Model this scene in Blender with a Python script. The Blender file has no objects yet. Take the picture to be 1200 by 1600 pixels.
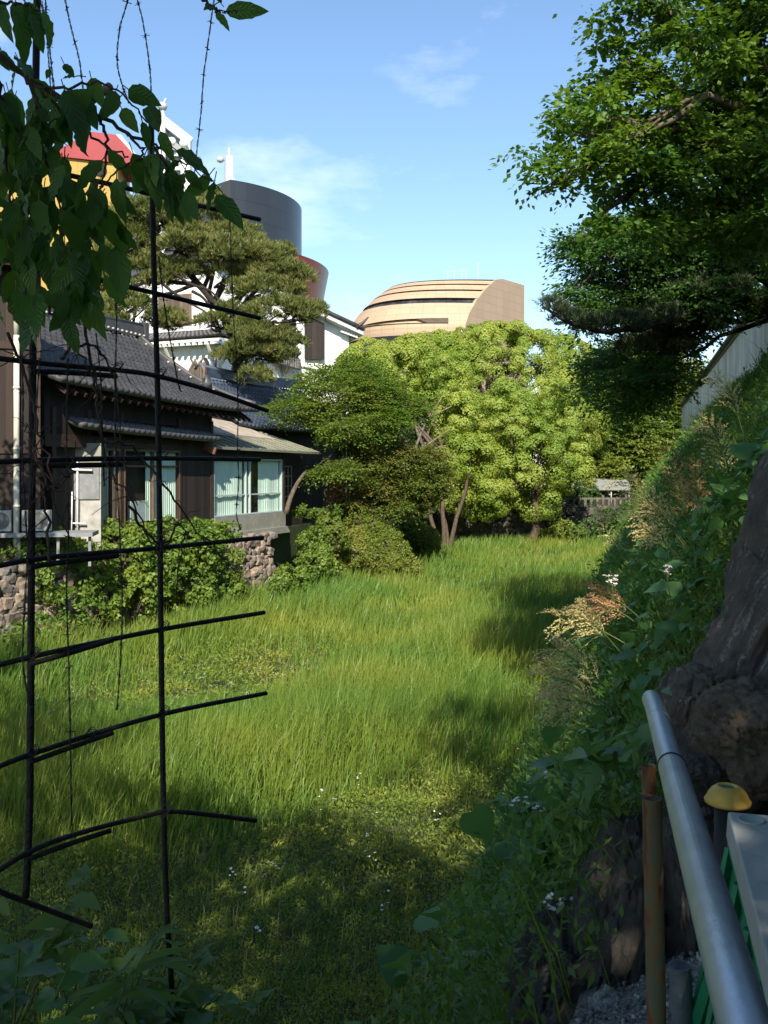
import bpy, bmesh, math, random
import numpy as np
from mathutils import Vector, Matrix, noise as mnoise
random.seed(7)
rng = np.random.default_rng(11)
R = math.radians
S = bpy.context.scene
COL = S.collection

# ------------------------------------------------------------------ camera, sky, sun, exposure
FPX, HOR, CZ = 1440.0, 735.0, 5.6          # focal length and horizon row in photo pixels, eye height above the moat floor
cam = bpy.data.cameras.new('camera'); camo = bpy.data.objects.new('camera', cam); COL.objects.link(camo)
camo.location = (0, 0, CZ); camo.rotation_euler = (R(90), 0, 0)
cam.sensor_fit = 'VERTICAL'; cam.sensor_height = 36; cam.lens = 36*FPX/1600
cam.shift_y = -(800-HOR)/1600
cam.clip_start = 0.05; cam.clip_end = 6000
S.camera = camo
SUN_EL, SUN_AZ = 40, 181                    # azimuth clockwise from +Y (the view direction): the sun stands behind the camera, a little left
w = bpy.data.worlds.new('World'); S.world = w; w.use_nodes = True
nt = w.node_tree; nd, lk = nt.nodes, nt.links
bg = nd['Background']
sky = nd.new('ShaderNodeTexSky'); sky.sky_type = 'NISHITA'; sky.sun_disc = False
sky.sun_elevation = R(SUN_EL); sky.sun_rotation = R(SUN_AZ); sky.air_density = 1.25; sky.dust_density = 0.25; sky.ozone_density = 4.5
tc = nd.new('ShaderNodeTexCoord')
mp = nd.new('ShaderNodeMapping'); mp.inputs['Scale'].default_value = (1.6, 1.6, 4.2)
n1 = nd.new('ShaderNodeTexNoise'); n1.inputs['Scale'].default_value = 2.3; n1.inputs['Detail'].default_value = 9; n1.inputs['Roughness'].default_value = .62
n2 = nd.new('ShaderNodeTexNoise'); n2.inputs['Scale'].default_value = 1.1; n2.inputs['Detail'].default_value = 2
lk.new(tc.outputs['Generated'], mp.inputs['Vector']); lk.new(mp.outputs[0], n1.inputs['Vector']); lk.new(mp.outputs[0], n2.inputs['Vector'])
mm = nd.new('ShaderNodeMath'); mm.operation = 'MULTIPLY'; lk.new(n1.outputs[0], mm.inputs[0]); lk.new(n2.outputs[0], mm.inputs[1])
cr = nd.new('ShaderNodeMapRange'); cr.inputs[1].default_value = .31; cr.inputs[2].default_value = .50; cr.inputs[3].default_value = 0; cr.inputs[4].default_value = .38
lk.new(mm.outputs[0], cr.inputs[0])
mix = nd.new('ShaderNodeMix'); mix.data_type = 'RGBA'
lk.new(cr.outputs[0], mix.inputs[0]); lk.new(sky.outputs[0], mix.inputs[6]); mix.inputs[7].default_value = (9, 9.3, 9.8, 1)
lk.new(mix.outputs[2], bg.inputs[0])
bg.inputs[1].default_value = 0.125
sl = bpy.data.lights.new('sun', 'SUN'); sl.energy = 4.8; sl.angle = R(.5); sl.color = (1, .93, .80)
so = bpy.data.objects.new('sun', sl); COL.objects.link(so)
tosun = Vector((math.sin(R(SUN_AZ))*math.cos(R(SUN_EL)), math.cos(R(SUN_AZ))*math.cos(R(SUN_EL)), math.sin(R(SUN_EL))))
so.rotation_euler = (-tosun).to_track_quat('-Z', 'Y').to_euler()
S.view_settings.view_transform = 'Standard'; S.view_settings.look = 'None'; S.view_settings.exposure = 0.80; S.view_settings.gamma = 1
S.render.engine = 'CYCLES'
S.cycles.max_bounces = 6; S.cycles.diffuse_bounces = 3; S.cycles.glossy_bounces = 3; S.cycles.transmission_bounces = 4; S.cycles.transparent_max_bounces = 8
S.cycles.caustics_reflective = False; S.cycles.caustics_refractive = False

# ------------------------------------------------------------------ helpers
def P(u, v, D): return np.array(((u-600)/FPX*D, D, CZ+(HOR-v)/FPX*D))      # a point seen at (u, v) and standing D metres ahead
def px(D): return D/FPX
def V3(a): return np.asarray(a, float)
def unit(a):
    a = np.asarray(a, float); return a/np.maximum(np.linalg.norm(a, axis=-1, keepdims=True), 1e-9)
def rdir(n): return unit(rng.normal(size=(n, 3)))
def tag(o, label=None, cat=None, group=None, kind=None):
    if label: o['label'] = label
    if cat: o['category'] = cat
    if group: o['group'] = group
    if kind: o['kind'] = kind
    return o
def thing(name, label, cat, loc=(0, 0, 0), group=None):
    o = bpy.data.objects.new(name, None); COL.objects.link(o); o.location = tuple(loc); o.empty_display_size = .2
    return tag(o, label, cat, group)
def link(o, parent=None):
    COL.objects.link(o)
    if parent is not None:
        o.parent = parent
        top = parent; off = Vector((0, 0, 0))
        while top is not None:
            off += top.location; top = top.parent
        o.location = -off
    return o
def npmesh(name, V, F, mat, parent=None, smooth=False):
    V = np.ascontiguousarray(V, dtype=np.float32).reshape(-1, 3); F = np.ascontiguousarray(F, dtype=np.int32)
    me = bpy.data.meshes.new(name); k = F.shape[1]; m = F.shape[0]
    me.vertices.add(len(V)); me.vertices.foreach_set('co', V.ravel())
    me.loops.add(m*k); me.loops.foreach_set('vertex_index', F.ravel())
    me.polygons.add(m); me.polygons.foreach_set('loop_start', np.arange(0, m*k, k, dtype=np.int32))
    me.update(calc_edges=True); me.validate()
    if smooth: me.polygons.foreach_set('use_smooth', np.ones(len(me.polygons), dtype=bool))
    me.materials.append(mat)
    return link(bpy.data.objects.new(name, me), parent)
class Fr:                                    # local frame: s along, t outward, z up
    def __init__(f, O, a):
        f.O = V3((O[0], O[1], 0)); f.a = unit(V3((a[0], a[1], 0))); f.n = V3((f.a[1], -f.a[0], 0))
    def __call__(f, s, t, z): return f.O + f.a*s + f.n*t + V3((0, 0, z))
WORLD = Fr((0, 0), (1, 0)); WORLD.n = V3((0, 1, 0))
class MB:
    def __init__(b): b.v = []; b.f = []; b.sm = []
    def add(b, V, F, smooth=False):
        k = len(b.v); b.v.extend(tuple(map(float, q)) for q in V)
        for f in F: b.f.append(tuple(int(i)+k for i in f)); b.sm.append(smooth)
        return b
    def hexa(b, c):                           # eight corners: bottom four (ccw), top four
        return b.add(c, [(3, 2, 1, 0), (4, 5, 6, 7), (0, 1, 5, 4), (1, 2, 6, 5), (2, 3, 7, 6), (3, 0, 4, 7)])
    def box(b, fr, s0, s1, t0, t1, z0, z1):
        return b.hexa([fr(s0, t0, z0), fr(s1, t0, z0), fr(s1, t1, z0), fr(s0, t1, z0), fr(s0, t0, z1), fr(s1, t0, z1), fr(s1, t1, z1), fr(s0, t1, z1)])
    def beam(b, p, q, wd, ht):                # a bar between two points, ht along z-ish
        p, q = V3(p), V3(q); d = unit(q-p); x = np.cross(d, (0, 0, 1.0))
        if np.linalg.norm(x) < .05: x = V3((1, 0, 0))
        x = unit(x); y = np.cross(x, d); x, y = x*wd/2, y*ht/2
        return b.hexa([p-x-y, p+x-y, q+x-y, q-x-y, p-x+y, p+x+y, q+x+y, q-x+y])
    def tube(b, pts, rad, n=8, caps=True, smooth=True):
        V, F = tube(pts, rad, n); k = len(V)
        b.add(V, F, smooth)
        if caps:
            base = len(b.v)-k
            b.f.append(tuple(base+i for i in range(n))[::-1]); b.sm.append(False)
            b.f.append(tuple(base+k-n+i for i in range(n))); b.sm.append(False)
        return b
    def lathe(b, c, prof, n=24, smooth=True):   # prof: (radius, z) from bottom to top, closed by fans if radius 0
        V = []; F = []
        for r, z in prof:
            for i in range(n):
                a = 2*math.pi*i/n; V.append((c[0]+r*math.cos(a), c[1]+r*math.sin(a), c[2]+z))
        for j in range(len(prof)-1):
            for i in range(n):
                F.append((j*n+i, j*n+(i+1) % n, (j+1)*n+(i+1) % n, (j+1)*n+i))
        return b.add(V, F, smooth)
    def prism(b, poly, ext):                    # polygon of 3-D points swept by a vector
        n = len(poly); e = V3(ext)
        V = [V3(p) for p in poly]+[V3(p)+e for p in poly]
        return b.add(V, [tuple(range(n))[::-1], tuple(range(n, 2*n))]+[(i, (i+1) % n, n+(i+1) % n, n+i) for i in range(n)])
    def build(b, name, mat, parent=None, bevel=0):
        me = bpy.data.meshes.new(name); me.from_pydata(b.v, [], b.f); me.update()
        bm = bmesh.new(); bm.from_mesh(me); bmesh.ops.recalc_face_normals(bm, faces=bm.faces); bm.to_mesh(me); bm.free()
        if len(b.sm) == len(me.polygons): me.polygons.foreach_set('use_smooth', np.array(b.sm, dtype=bool))
        me.materials.append(mat)
        o = link(bpy.data.objects.new(name, me), parent)
        if bevel:
            m = o.modifiers.new('bevel', 'BEVEL'); m.width = bevel; m.segments = 2; m.limit_method = 'ANGLE'
        return o
def tube(pts, rad, n=8):
    pts = np.asarray(pts, float); m = len(pts)
    rad = np.broadcast_to(np.asarray(rad, float), (m,)) if np.ndim(rad) == 0 or len(np.atleast_1d(rad)) == m else np.linspace(rad[0], rad[1], m)
    T = np.gradient(pts, axis=0); T = unit(T)
    x = np.cross(T[0], (0, 0, 1.0)); x = unit(x) if np.linalg.norm(x) > .05 else V3((1, 0, 0))
    V = np.zeros((m, n, 3)); a = np.arange(n)*2*np.pi/n
    for i in range(m):
        x = unit(x-T[i]*np.dot(x, T[i])); y = np.cross(T[i], x)
        V[i] = pts[i]+rad[i]*(np.cos(a)[:, None]*x+np.sin(a)[:, None]*y)
    F = [(i*n+j, i*n+(j+1) % n, (i+1)*n+(j+1) % n, (i+1)*n+j) for i in range(m-1) for j in range(n)]
    return V.reshape(-1, 3), F
def curve(pts, n=24):                          # Catmull-Rom through points
    p = np.asarray(pts, float); p = np.vstack([2*p[0]-p[1], p, 2*p[-1]-p[-2]]); out = []
    for t in np.linspace(0, len(p)-3-1e-6, n):
        i = int(t); f = t-i; a, b, c, d = p[i], p[i+1], p[i+2], p[i+3]
        out.append(.5*((2*b)+(c-a)*f+(2*a-5*b+4*c-d)*f*f+(3*b-a-3*c+d)*f**3))
    return np.array(out)
def wob(pts, amp):
    p = np.asarray(pts, float).copy(); p[1:-1] += rng.normal(size=(len(p)-2, 3))*amp; return p

# leaves -----------------------------------------------------------
def leaf_quads(Pn, T, N, L, W, fold=.12):
    n = len(Pn); L = np.broadcast_to(L, (n,))[:, None]; W = np.broadcast_to(W, (n,))[:, None]
    T = unit(T); N = unit(N-T*np.sum(N*T, axis=1, keepdims=True)); B = np.cross(N, T)
    V = np.stack([Pn, Pn+T*L*.42+B*W*.5+N*W*fold, Pn+T*L, Pn+T*L*.42-B*W*.5+N*W*fold], axis=1)
    F = np.arange(4*n).reshape(n, 4)
    return V.reshape(-1, 3), F
def leaf_fine(Pn, T, N, L, W, droop=.25, fold=.14, rows=6, serr=0):
    n = len(Pn); L = np.broadcast_to(L, (n,))[:, None]; W = np.broadcast_to(W, (n,))[:, None]
    dr = np.broadcast_to(droop, (n,))[:, None]
    T = unit(T); N = unit(N-T*np.sum(N*T, axis=1, keepdims=True)); B = np.cross(N, T)
    rowsV = []
    tw = rng.normal(size=(n, 1))*.25
    for i in range(rows):
        t = i/(rows-1); wd = max(.02, math.sin(math.pi*min(1, t**.72))**.85 if t < 1 else .0)
        if i == rows-1: wd = .015
        c = Pn+T*L*t*(1-.12*t*dr)-N*L*dr*t*t
        Bt = B*np.cos(tw*t)+N*np.sin(tw*t); Nt = N*np.cos(tw*t)-B*np.sin(tw*t)
        wave = (.10*math.sin(i*2.4))
        rowsV.append(np.stack([c+Bt*W*.5*wd+Nt*W*(fold+wave)*wd, c, c-Bt*W*.5*wd+Nt*W*(fold-wave)*wd], axis=1))
    V = np.stack(rowsV, axis=1)                # n, rows, 3, 3
    base = []
    for i in range(rows-1):
        for j in range(2): base.append((i*3+j, i*3+j+1, (i+1)*3+j+1, (i+1)*3+j))
    F = (np.arange(n)*rows*3)[:, None, None]+np.array(base)[None]
    return V.reshape(-1, 3), F.reshape(-1, 4)
def heart_leaf(Pn, T, N, L, droop=.3):          # broad heart-shaped leaf: fan of quads either side of a midrib
    prof = [(0, .0), (-.10, .26), (.06, .47), (.32, .50), (.62, .33), (1.0, .01)]
    n = len(Pn); L = np.broadcast_to(L, (n,))[:, None]
    T = unit(T); N = unit(N-T*np.sum(N*T, axis=1, keepdims=True)); B = np.cross(N, T)
    mid = [0, .08, .22, .42, .68, 1.0]
    rowsV = []
    for (x, wd), m in zip(prof, mid):
        c = Pn+T*L*m-N*L*droop*m*m
        e = Pn+T*L*x-N*L*droop*max(x, 0)**2
        rowsV.append(np.stack([e+B*L*wd+N*L*(.10*wd), c-N*L*.03, e-B*L*wd+N*L*(.10*wd)], axis=1))
    V = np.stack(rowsV, axis=1); base = []
    for i in range(5):
        for j in range(2): base.append((i*3+j, i*3+j+1, (i+1)*3+j+1, (i+1)*3+j))
    F = (np.arange(n)*18)[:, None, None]+np.array(base)[None]
    return V.reshape(-1, 3), F.reshape(-1, 4)
def cat(parts):
    Vs, Fs, k = [], [], 0
    for V, F in parts:
        Vs.append(V); Fs.append(np.asarray(F)+k); k += len(V)
    return np.vstack(Vs), np.vstack(Fs)

# ------------------------------------------------------------------ materials
MATS = {}
def nodes(name):
    m = bpy.data.materials.new(name); m.use_nodes = True
    return m, m.node_tree.nodes, m.node_tree.links, m.node_tree.nodes['Principled BSDF']
def rgba(c): return (c[0], c[1], c[2], 1)
def ramp(nd, stops):
    r = nd.new('ShaderNodeValToRGB'); e = r.color_ramp.elements
    while len(e) < len(stops): e.new(.5)
    for q, (p, c) in zip(e, stops): q.position = p; q.color = rgba(c)
    return r
def surf(name, cols, scale=3, rough=.8, bump=.0, bscale=None, stretch=(1, 1, 1), metal=0, spec=.4, detail=6, stops=None, rot=(0, 0, 0)):
    """noise-mottled surface in world space; cols = 2..4 colours"""
    m, nd, lk, b = nodes(name)
    g = nd.new('ShaderNodeNewGeometry'); mp = nd.new('ShaderNodeMapping'); mp.inputs['Scale'].default_value = stretch; mp.inputs['Rotation'].default_value = rot
    lk.new(g.outputs['Position'], mp.inputs['Vector'])
    n = nd.new('ShaderNodeTexNoise'); n.inputs['Scale'].default_value = scale; n.inputs['Detail'].default_value = detail; n.inputs['Roughness'].default_value = .6
    lk.new(mp.outputs[0], n.inputs['Vector'])
    ps = stops or list(np.linspace(.32, .68, len(cols)))
    r = ramp(nd, list(zip(ps, cols))); lk.new(n.outputs[0], r.inputs[0]); lk.new(r.outputs[0], b.inputs['Base Color'])
    b.inputs['Roughness'].default_value = rough; b.inputs['Metallic'].default_value = metal; b.inputs['Specular IOR Level'].default_value = spec
    if bump:
        n2 = nd.new('ShaderNodeTexNoise'); n2.inputs['Scale'].default_value = bscale or scale*4; n2.inputs['Detail'].default_value = 6
        lk.new(mp.outputs[0], n2.inputs['Vector'])
        bp = nd.new('ShaderNodeBump'); bp.inputs['Strength'].default_value = bump; bp.inputs['Distance'].default_value = .03
        lk.new(n2.outputs[0], bp.inputs['Height']); lk.new(bp.outputs[0], b.inputs['Normal'])
    MATS[name] = m; return m
def leafmat(name, c0, c1, c2=None, tr=.32, rough=.5, nscale=.5, spec=.35):
    """each leaf takes its own colour between c0 and c1; c2 = colour of the young growth, in patches"""
    m, nd, lk, b = nodes(name)
    g = nd.new('ShaderNodeNewGeometry')
    r = ramp(nd, [(0, c0), (1, c1)]); lk.new(g.outputs['Random Per Island'], r.inputs[0]); col = r.outputs[0]
    if c2 is not None:
        n = nd.new('ShaderNodeTexNoise'); n.inputs['Scale'].default_value = nscale; n.inputs['Detail'].default_value = 3
        lk.new(g.outputs['Position'], n.inputs['Vector'])
        mr = nd.new('ShaderNodeMapRange'); mr.inputs[1].default_value = .42; mr.inputs[2].default_value = .66; lk.new(n.outputs[0], mr.inputs[0])
        mx = nd.new('ShaderNodeMix'); mx.data_type = 'RGBA'; lk.new(mr.outputs[0], mx.inputs[0]); lk.new(col, mx.inputs[6]); mx.inputs[7].default_value = rgba(c2); col = mx.outputs[2]
    lk.new(col, b.inputs['Base Color']); b.inputs['Roughness'].default_value = rough; b.inputs['Specular IOR Level'].default_value = spec
    t = nd.new('ShaderNodeBsdfTranslucent')
    hs = nd.new('ShaderNodeHueSaturation'); hs.inputs['Hue'].default_value = .485; hs.inputs['Saturation'].default_value = 1.1; hs.inputs['Value'].default_value = 1.5
    lk.new(col, hs.inputs['Color']); lk.new(hs.outputs[0], t.inputs['Color'])
    ms = nd.new('ShaderNodeMixShader'); ms.inputs[0].default_value = tr
    lk.new(b.outputs[0], ms.inputs[1]); lk.new(t.outputs[0], ms.inputs[2]); lk.new(ms.outputs[0], nd['Material Output'].inputs['Surface'])
    MATS[name] = m; return m
def glassmat(name, tint, amt=.8):
    m, nd, lk, b = nodes(name); nd.remove(b)
    tr = nd.new('ShaderNodeBsdfTransparent'); tr.inputs[0].default_value = rgba(tint)
    gl = nd.new('ShaderNodeBsdfGlossy'); gl.inputs['Roughness'].default_value = .03
    fr = nd.new('ShaderNodeLayerWeight'); fr.inputs[0].default_value = .5; pw = nd.new('ShaderNodeMath'); pw.operation = 'POWER'; pw.inputs[1].default_value = 4; lk.new(fr.outputs['Facing'], pw.inputs[0])
    ma = nd.new('ShaderNodeMath'); ma.operation = 'MULTIPLY_ADD'; ma.inputs[1].default_value = .7; ma.inputs[2].default_value = .05; lk.new(pw.outputs[0], ma.inputs[0])
    ms = nd.new('ShaderNodeMixShader'); lk.new(ma.outputs[0], ms.inputs[0]); lk.new(tr.outputs[0], ms.inputs[1]); lk.new(gl.outputs[0], ms.inputs[2])
    lk.new(ms.outputs[0], nd['Material Output'].inputs['Surface']); return m
def rustmat():
    m, nd, lk, b = nodes('rusty_paint')
    g = nd.new('ShaderNodeNewGeometry'); mp = nd.new('ShaderNodeMapping'); mp.inputs['Scale'].default_value = (1, 1, .45); lk.new(g.outputs['Position'], mp.inputs['Vector'])
    n = nd.new('ShaderNodeTexNoise'); n.inputs['Scale'].default_value = 26; n.inputs['Detail'].default_value = 6; lk.new(mp.outputs[0], n.inputs['Vector'])
    r = ramp(nd, [(.38, (.10, .10, .055)), (.50, (.15, .095, .035)), (.57, (.19, .070, .024)), (.66, (.085, .022, .012))]); lk.new(n.outputs[0], r.inputs[0])
    lk.new(r.outputs[0], b.inputs['Base Color']); b.inputs['Roughness'].default_value = .75
    bp = nd.new('ShaderNodeBump'); bp.inputs['Strength'].default_value = .5; bp.inputs['Distance'].default_value = .004; lk.new(n.outputs[0], bp.inputs['Height']); lk.new(bp.outputs[0], b.inputs['Normal'])
    return m
def boardmat(name, cols, width=.12, ax=(1, 0, 0), rough=.8):
    """vertical boards: plank index across the axis changes the tone, grain runs along z"""
    m, nd, lk, b = nodes(name)
    g = nd.new('ShaderNodeNewGeometry')
    dt = nd.new('ShaderNodeVectorMath'); dt.operation = 'DOT_PRODUCT'; dt.inputs[1].default_value = ax; lk.new(g.outputs['Position'], dt.inputs[0])
    dv = nd.new('ShaderNodeMath'); dv.operation = 'DIVIDE'; dv.inputs[1].default_value = width; lk.new(dt.outputs['Value'], dv.inputs[0])
    fl = nd.new('ShaderNodeMath'); fl.operation = 'FLOOR'; lk.new(dv.outputs[0], fl.inputs[0])
    wn = nd.new('ShaderNodeTexWhiteNoise'); wn.noise_dimensions = '1D'; lk.new(fl.outputs[0], wn.inputs['W'])
    mp = nd.new('ShaderNodeMapping'); mp.inputs['Scale'].default_value = (14, 14, 1.2); lk.new(g.outputs['Position'], mp.inputs['Vector'])
    n = nd.new('ShaderNodeTexNoise'); n.inputs['Scale'].default_value = 1; n.inputs['Detail'].default_value = 6; lk.new(mp.outputs[0], n.inputs['Vector'])
    ad = nd.new('ShaderNodeMath'); ad.operation = 'ADD'; lk.new(wn.outputs['Value'], ad.inputs[0]); lk.new(n.outputs[0], ad.inputs[1])
    hf = nd.new('ShaderNodeMath'); hf.operation = 'MULTIPLY'; hf.inputs[1].default_value = .5; lk.new(ad.outputs[0], hf.inputs[0])
    r = ramp(nd, list(zip(np.linspace(.2, .8, len(cols)), cols))); lk.new(hf.outputs[0], r.inputs[0])
    fr = nd.new('ShaderNodeMath'); fr.operation = 'FRACT'; lk.new(dv.outputs[0], fr.inputs[0])
    lt = nd.new('ShaderNodeMath'); lt.operation = 'LESS_THAN'; lt.inputs[1].default_value = .08; lk.new(fr.outputs[0], lt.inputs[0])
    mx = nd.new('ShaderNodeMix'); mx.data_type = 'RGBA'; lk.new(lt.outputs[0], mx.inputs[0]); lk.new(r.outputs[0], mx.inputs[6]); mx.inputs[7].default_value = rgba([c*.35 for c in cols[0]])
    lk.new(mx.outputs[2], b.inputs['Base Color']); b.inputs['Roughness'].default_value = rough
    MATS[name] = m; return m
def panelmat(name, col, joint, ax, sx, sz, rough=.6, spec=.4, var=.06, arc=None, metal=0):
    """cladding panels with thin joints; ax = horizontal axis direction, or arc = (cx, cy, radius) for a curved facade"""
    m, nd, lk, b = nodes(name)
    g = nd.new('ShaderNodeNewGeometry'); sp = nd.new('ShaderNodeSeparateXYZ'); lk.new(g.outputs['Position'], sp.inputs[0])
    def math_(op, a, bv):
        q = nd.new('ShaderNodeMath'); q.operation = op
        for i, x in enumerate((a, bv)):
            if isinstance(x, (int, float)): q.inputs[i].default_value = x
            elif x is not None: lk.new(x, q.inputs[i])
        return q.outputs[0]
    if arc:
        h = math_('MULTIPLY', math_('ARCTAN2', math_('SUBTRACT', sp.outputs[1], arc[1]), math_('SUBTRACT', sp.outputs[0], arc[0])), arc[2])
    else:
        dt = nd.new('ShaderNodeVectorMath'); dt.operation = 'DOT_PRODUCT'; dt.inputs[1].default_value = ax; lk.new(g.outputs['Position'], dt.inputs[0]); h = dt.outputs['Value']
    hx, hz = math_('DIVIDE', h, sx), math_('DIVIDE', sp.outputs[2], sz)
    cv = nd.new('ShaderNodeCombineXYZ'); lk.new(math_('FLOOR', hx, None), cv.inputs[0]); lk.new(math_('FLOOR', hz, None), cv.inputs[1])
    wn = nd.new('ShaderNodeTexWhiteNoise'); wn.noise_dimensions = '2D'; lk.new(cv.outputs[0], wn.inputs['Vector'])
    r = ramp(nd, [(0, [c*(1-var) for c in col]), (1, [min(1, c*(1+var)) for c in col])]); lk.new(wn.outputs['Value'], r.inputs[0])
    j = math_('MAXIMUM', math_('LESS_THAN', math_('FRACT', hx, None), .03), math_('LESS_THAN', math_('FRACT', hz, None), .045))
    mx = nd.new('ShaderNodeMix'); mx.data_type = 'RGBA'; lk.new(j, mx.inputs[0]); lk.new(r.outputs[0], mx.inputs[6]); mx.inputs[7].default_value = rgba(joint)
    lk.new(mx.outputs[2], b.inputs['Base Color']); b.inputs['Roughness'].default_value = rough; b.inputs['Specular IOR Level'].default_value = spec; b.inputs['Metallic'].default_value = metal
    return m

M_wood = boardmat('dark_boards', [(.009, .006, .004), (.018, .011, .007), (.030, .018, .012)], .16, (.371, .928, 0))
M_brownwood = boardmat('brown_boards', [(.013, .008, .005), (.028, .016, .010), (.048, .028, .018)], .2, (1, 0, 0))
M_greywood = boardmat('weathered_boards', [(.07, .048, .034), (.12, .085, .06), (.17, .125, .09)], .35, (.92, -.38, 0))
M_timber = surf('timber', [(.025, .014, .009), (.055, .031, .019)], 4, .7, .2, 20, (3, 3, 1))
M_frame = surf('window_timber', [(.10, .06, .035), (.17, .11, .065)], 4, .7, .2, 20, (3, 3, 1))
M_redwood = surf('red_timber', [(.12, .05, .032), (.20, .085, .055)], 4, .7, .2, 20)
M_tile = surf('grey_roof_tile', [(.034, .032, .032), (.055, .052, .051), (.080, .076, .073)], 2.2, .5, .15, 30, spec=.5)
M_bluetile = surf('blue_grey_tile', [(.030, .042, .070), (.048, .064, .10), (.066, .082, .115)], 2.2, .45, .15, 30, spec=.5)
M_mortar = surf('ridge_mortar', [(.32, .31, .29), (.5, .48, .45)], 6, .8)
M_copper = surf('green_copper_sheet', [(.16, .145, .10), (.20, .20, .14), (.25, .23, .17)], 1.6, .6, .05, 8)
M_plaster = surf('white_plaster', [(.72, .70, .66), (.82, .81, .78), (.86, .85, .83)], 1.3, .85, .05, 12)
M_oldplaster = surf('stained_plaster', [(.36, .33, .25), (.58, .54, .43), (.70, .66, .54)], 1.1, .85, .1, 10, (1, 1, .35))
M_concrete = surf('concrete', [(.28, .27, .24), (.38, .36, .32), (.45, .43, .39)], 3, .85, .2, 25)
M_cream = surf('cream_render', [(.22, .21, .17), (.32, .305, .25)], 2, .85)
M_curtain = surf('pale_curtain', [(.62, .68, .61), (.72, .77, .70)], 2, .9, 0, None, (4, 4, .6))
M_glass = glassmat('window_glass', (.92, 1.0, .96))
M_dark = surf('dark_interior', [(.010, .009, .008), (.02, .017, .014)], 3, .8)
M_iron = surf('rusty_black_iron', [(.008, .008, .009), (.018, .014, .012), (.045, .022, .013)], 18, .65, .35, 90, stops=[.35, .55, .75])
M_wire = surf('old_wire', [(.02, .018, .018), (.05, .042, .04)], 40, .6)
M_twig = surf('twig_bark', [(.05, .032, .024), (.11, .075, .055)], 14, .85, .3, 60)
M_bark = surf('bark', [(.045, .032, .022), (.10, .075, .05), (.16, .12, .085)], 5, .9, .6, 20, (2, 2, .6))
M_palebark = surf('pale_bark', [(.12, .09, .062), (.20, .155, .11), (.27, .22, .165)], 4, .9, .5, 18, (2, 2, .6))
M_stembark = surf('brown_stem_bark', [(.04, .027, .017), (.075, .052, .033), (.11, .078, .05)], 4, .9, .5, 18, (2, 2, .6))
M_straw = leafmat('dry_straw', (.22, .17, .075), (.36, .29, .13), None, .2)
M_pinebark = surf('pine_bark', [(.015, .011, .009), (.04, .027, .021)], 5, .9, .6, 20)
M_galv = surf('galvanised_steel', [(.36, .41, .46), (.46, .51, .56), (.53, .58, .63)], 9, .44, .10, 70, metal=.75, stops=[.3, .5, .7])
M_rust = rustmat()
M_plastic = surf('grey_plastic', [(.10, .10, .085), (.36, .37, .34), (.45, .46, .43)], 7, .6, .1, 40, stops=[.25, .36, .7], detail=8)
M_greenpl = surf('green_plastic', [(.010, .16, .065), (.018, .24, .10)], 4, .5)
M_yellow = surf('yellow_plastic', [(.50, .30, .05), (.66, .43, .09)], 9, .5)
M_white = surf('white_paint', [(.68, .69, .68), (.8, .81, .8)], 3, .6)
M_grey = surf('light_grey_metal', [(.38, .39, .40), (.5, .51, .52)], 3, .5)
M_deck = surf('dull_deck_steel', [(.16, .165, .165), (.25, .255, .255)], 5, .6)
M_beige = surf('aged_beige_casing', [(.32, .305, .26), (.44, .42, .36)], 5, .6)
M_black = surf('black_rubber', [(.01, .01, .01), (.02, .02, .02)], 5, .6)
M_shadestone = surf('shade_darkened_stone', [(.07, .07, .05), (.12, .115, .09), (.18, .17, .14)], 4, .9, .3, 25)  # balustrade stone, coloured darker to stand in for the shade on it
M_soil = surf('soil', [(.035, .028, .018), (.06, .05, .03), (.085, .07, .045)], 2.5, .95, .5, 20)
M_moat = surf('moat_floor', [(.030, .045, .012), (.045, .065, .018), (.07, .075, .03)], 1.5, .95, .5, 18)
M_gravel = surf('gravel_fill', [(.10, .098, .09), (.22, .21, .19), (.42, .41, .38)], 60, .9, 1.0, 90, detail=3)
M_turf = surf('turf', [(.03, .05, .015), (.05, .075, .02)], .8, .95, .5, 10)

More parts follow.
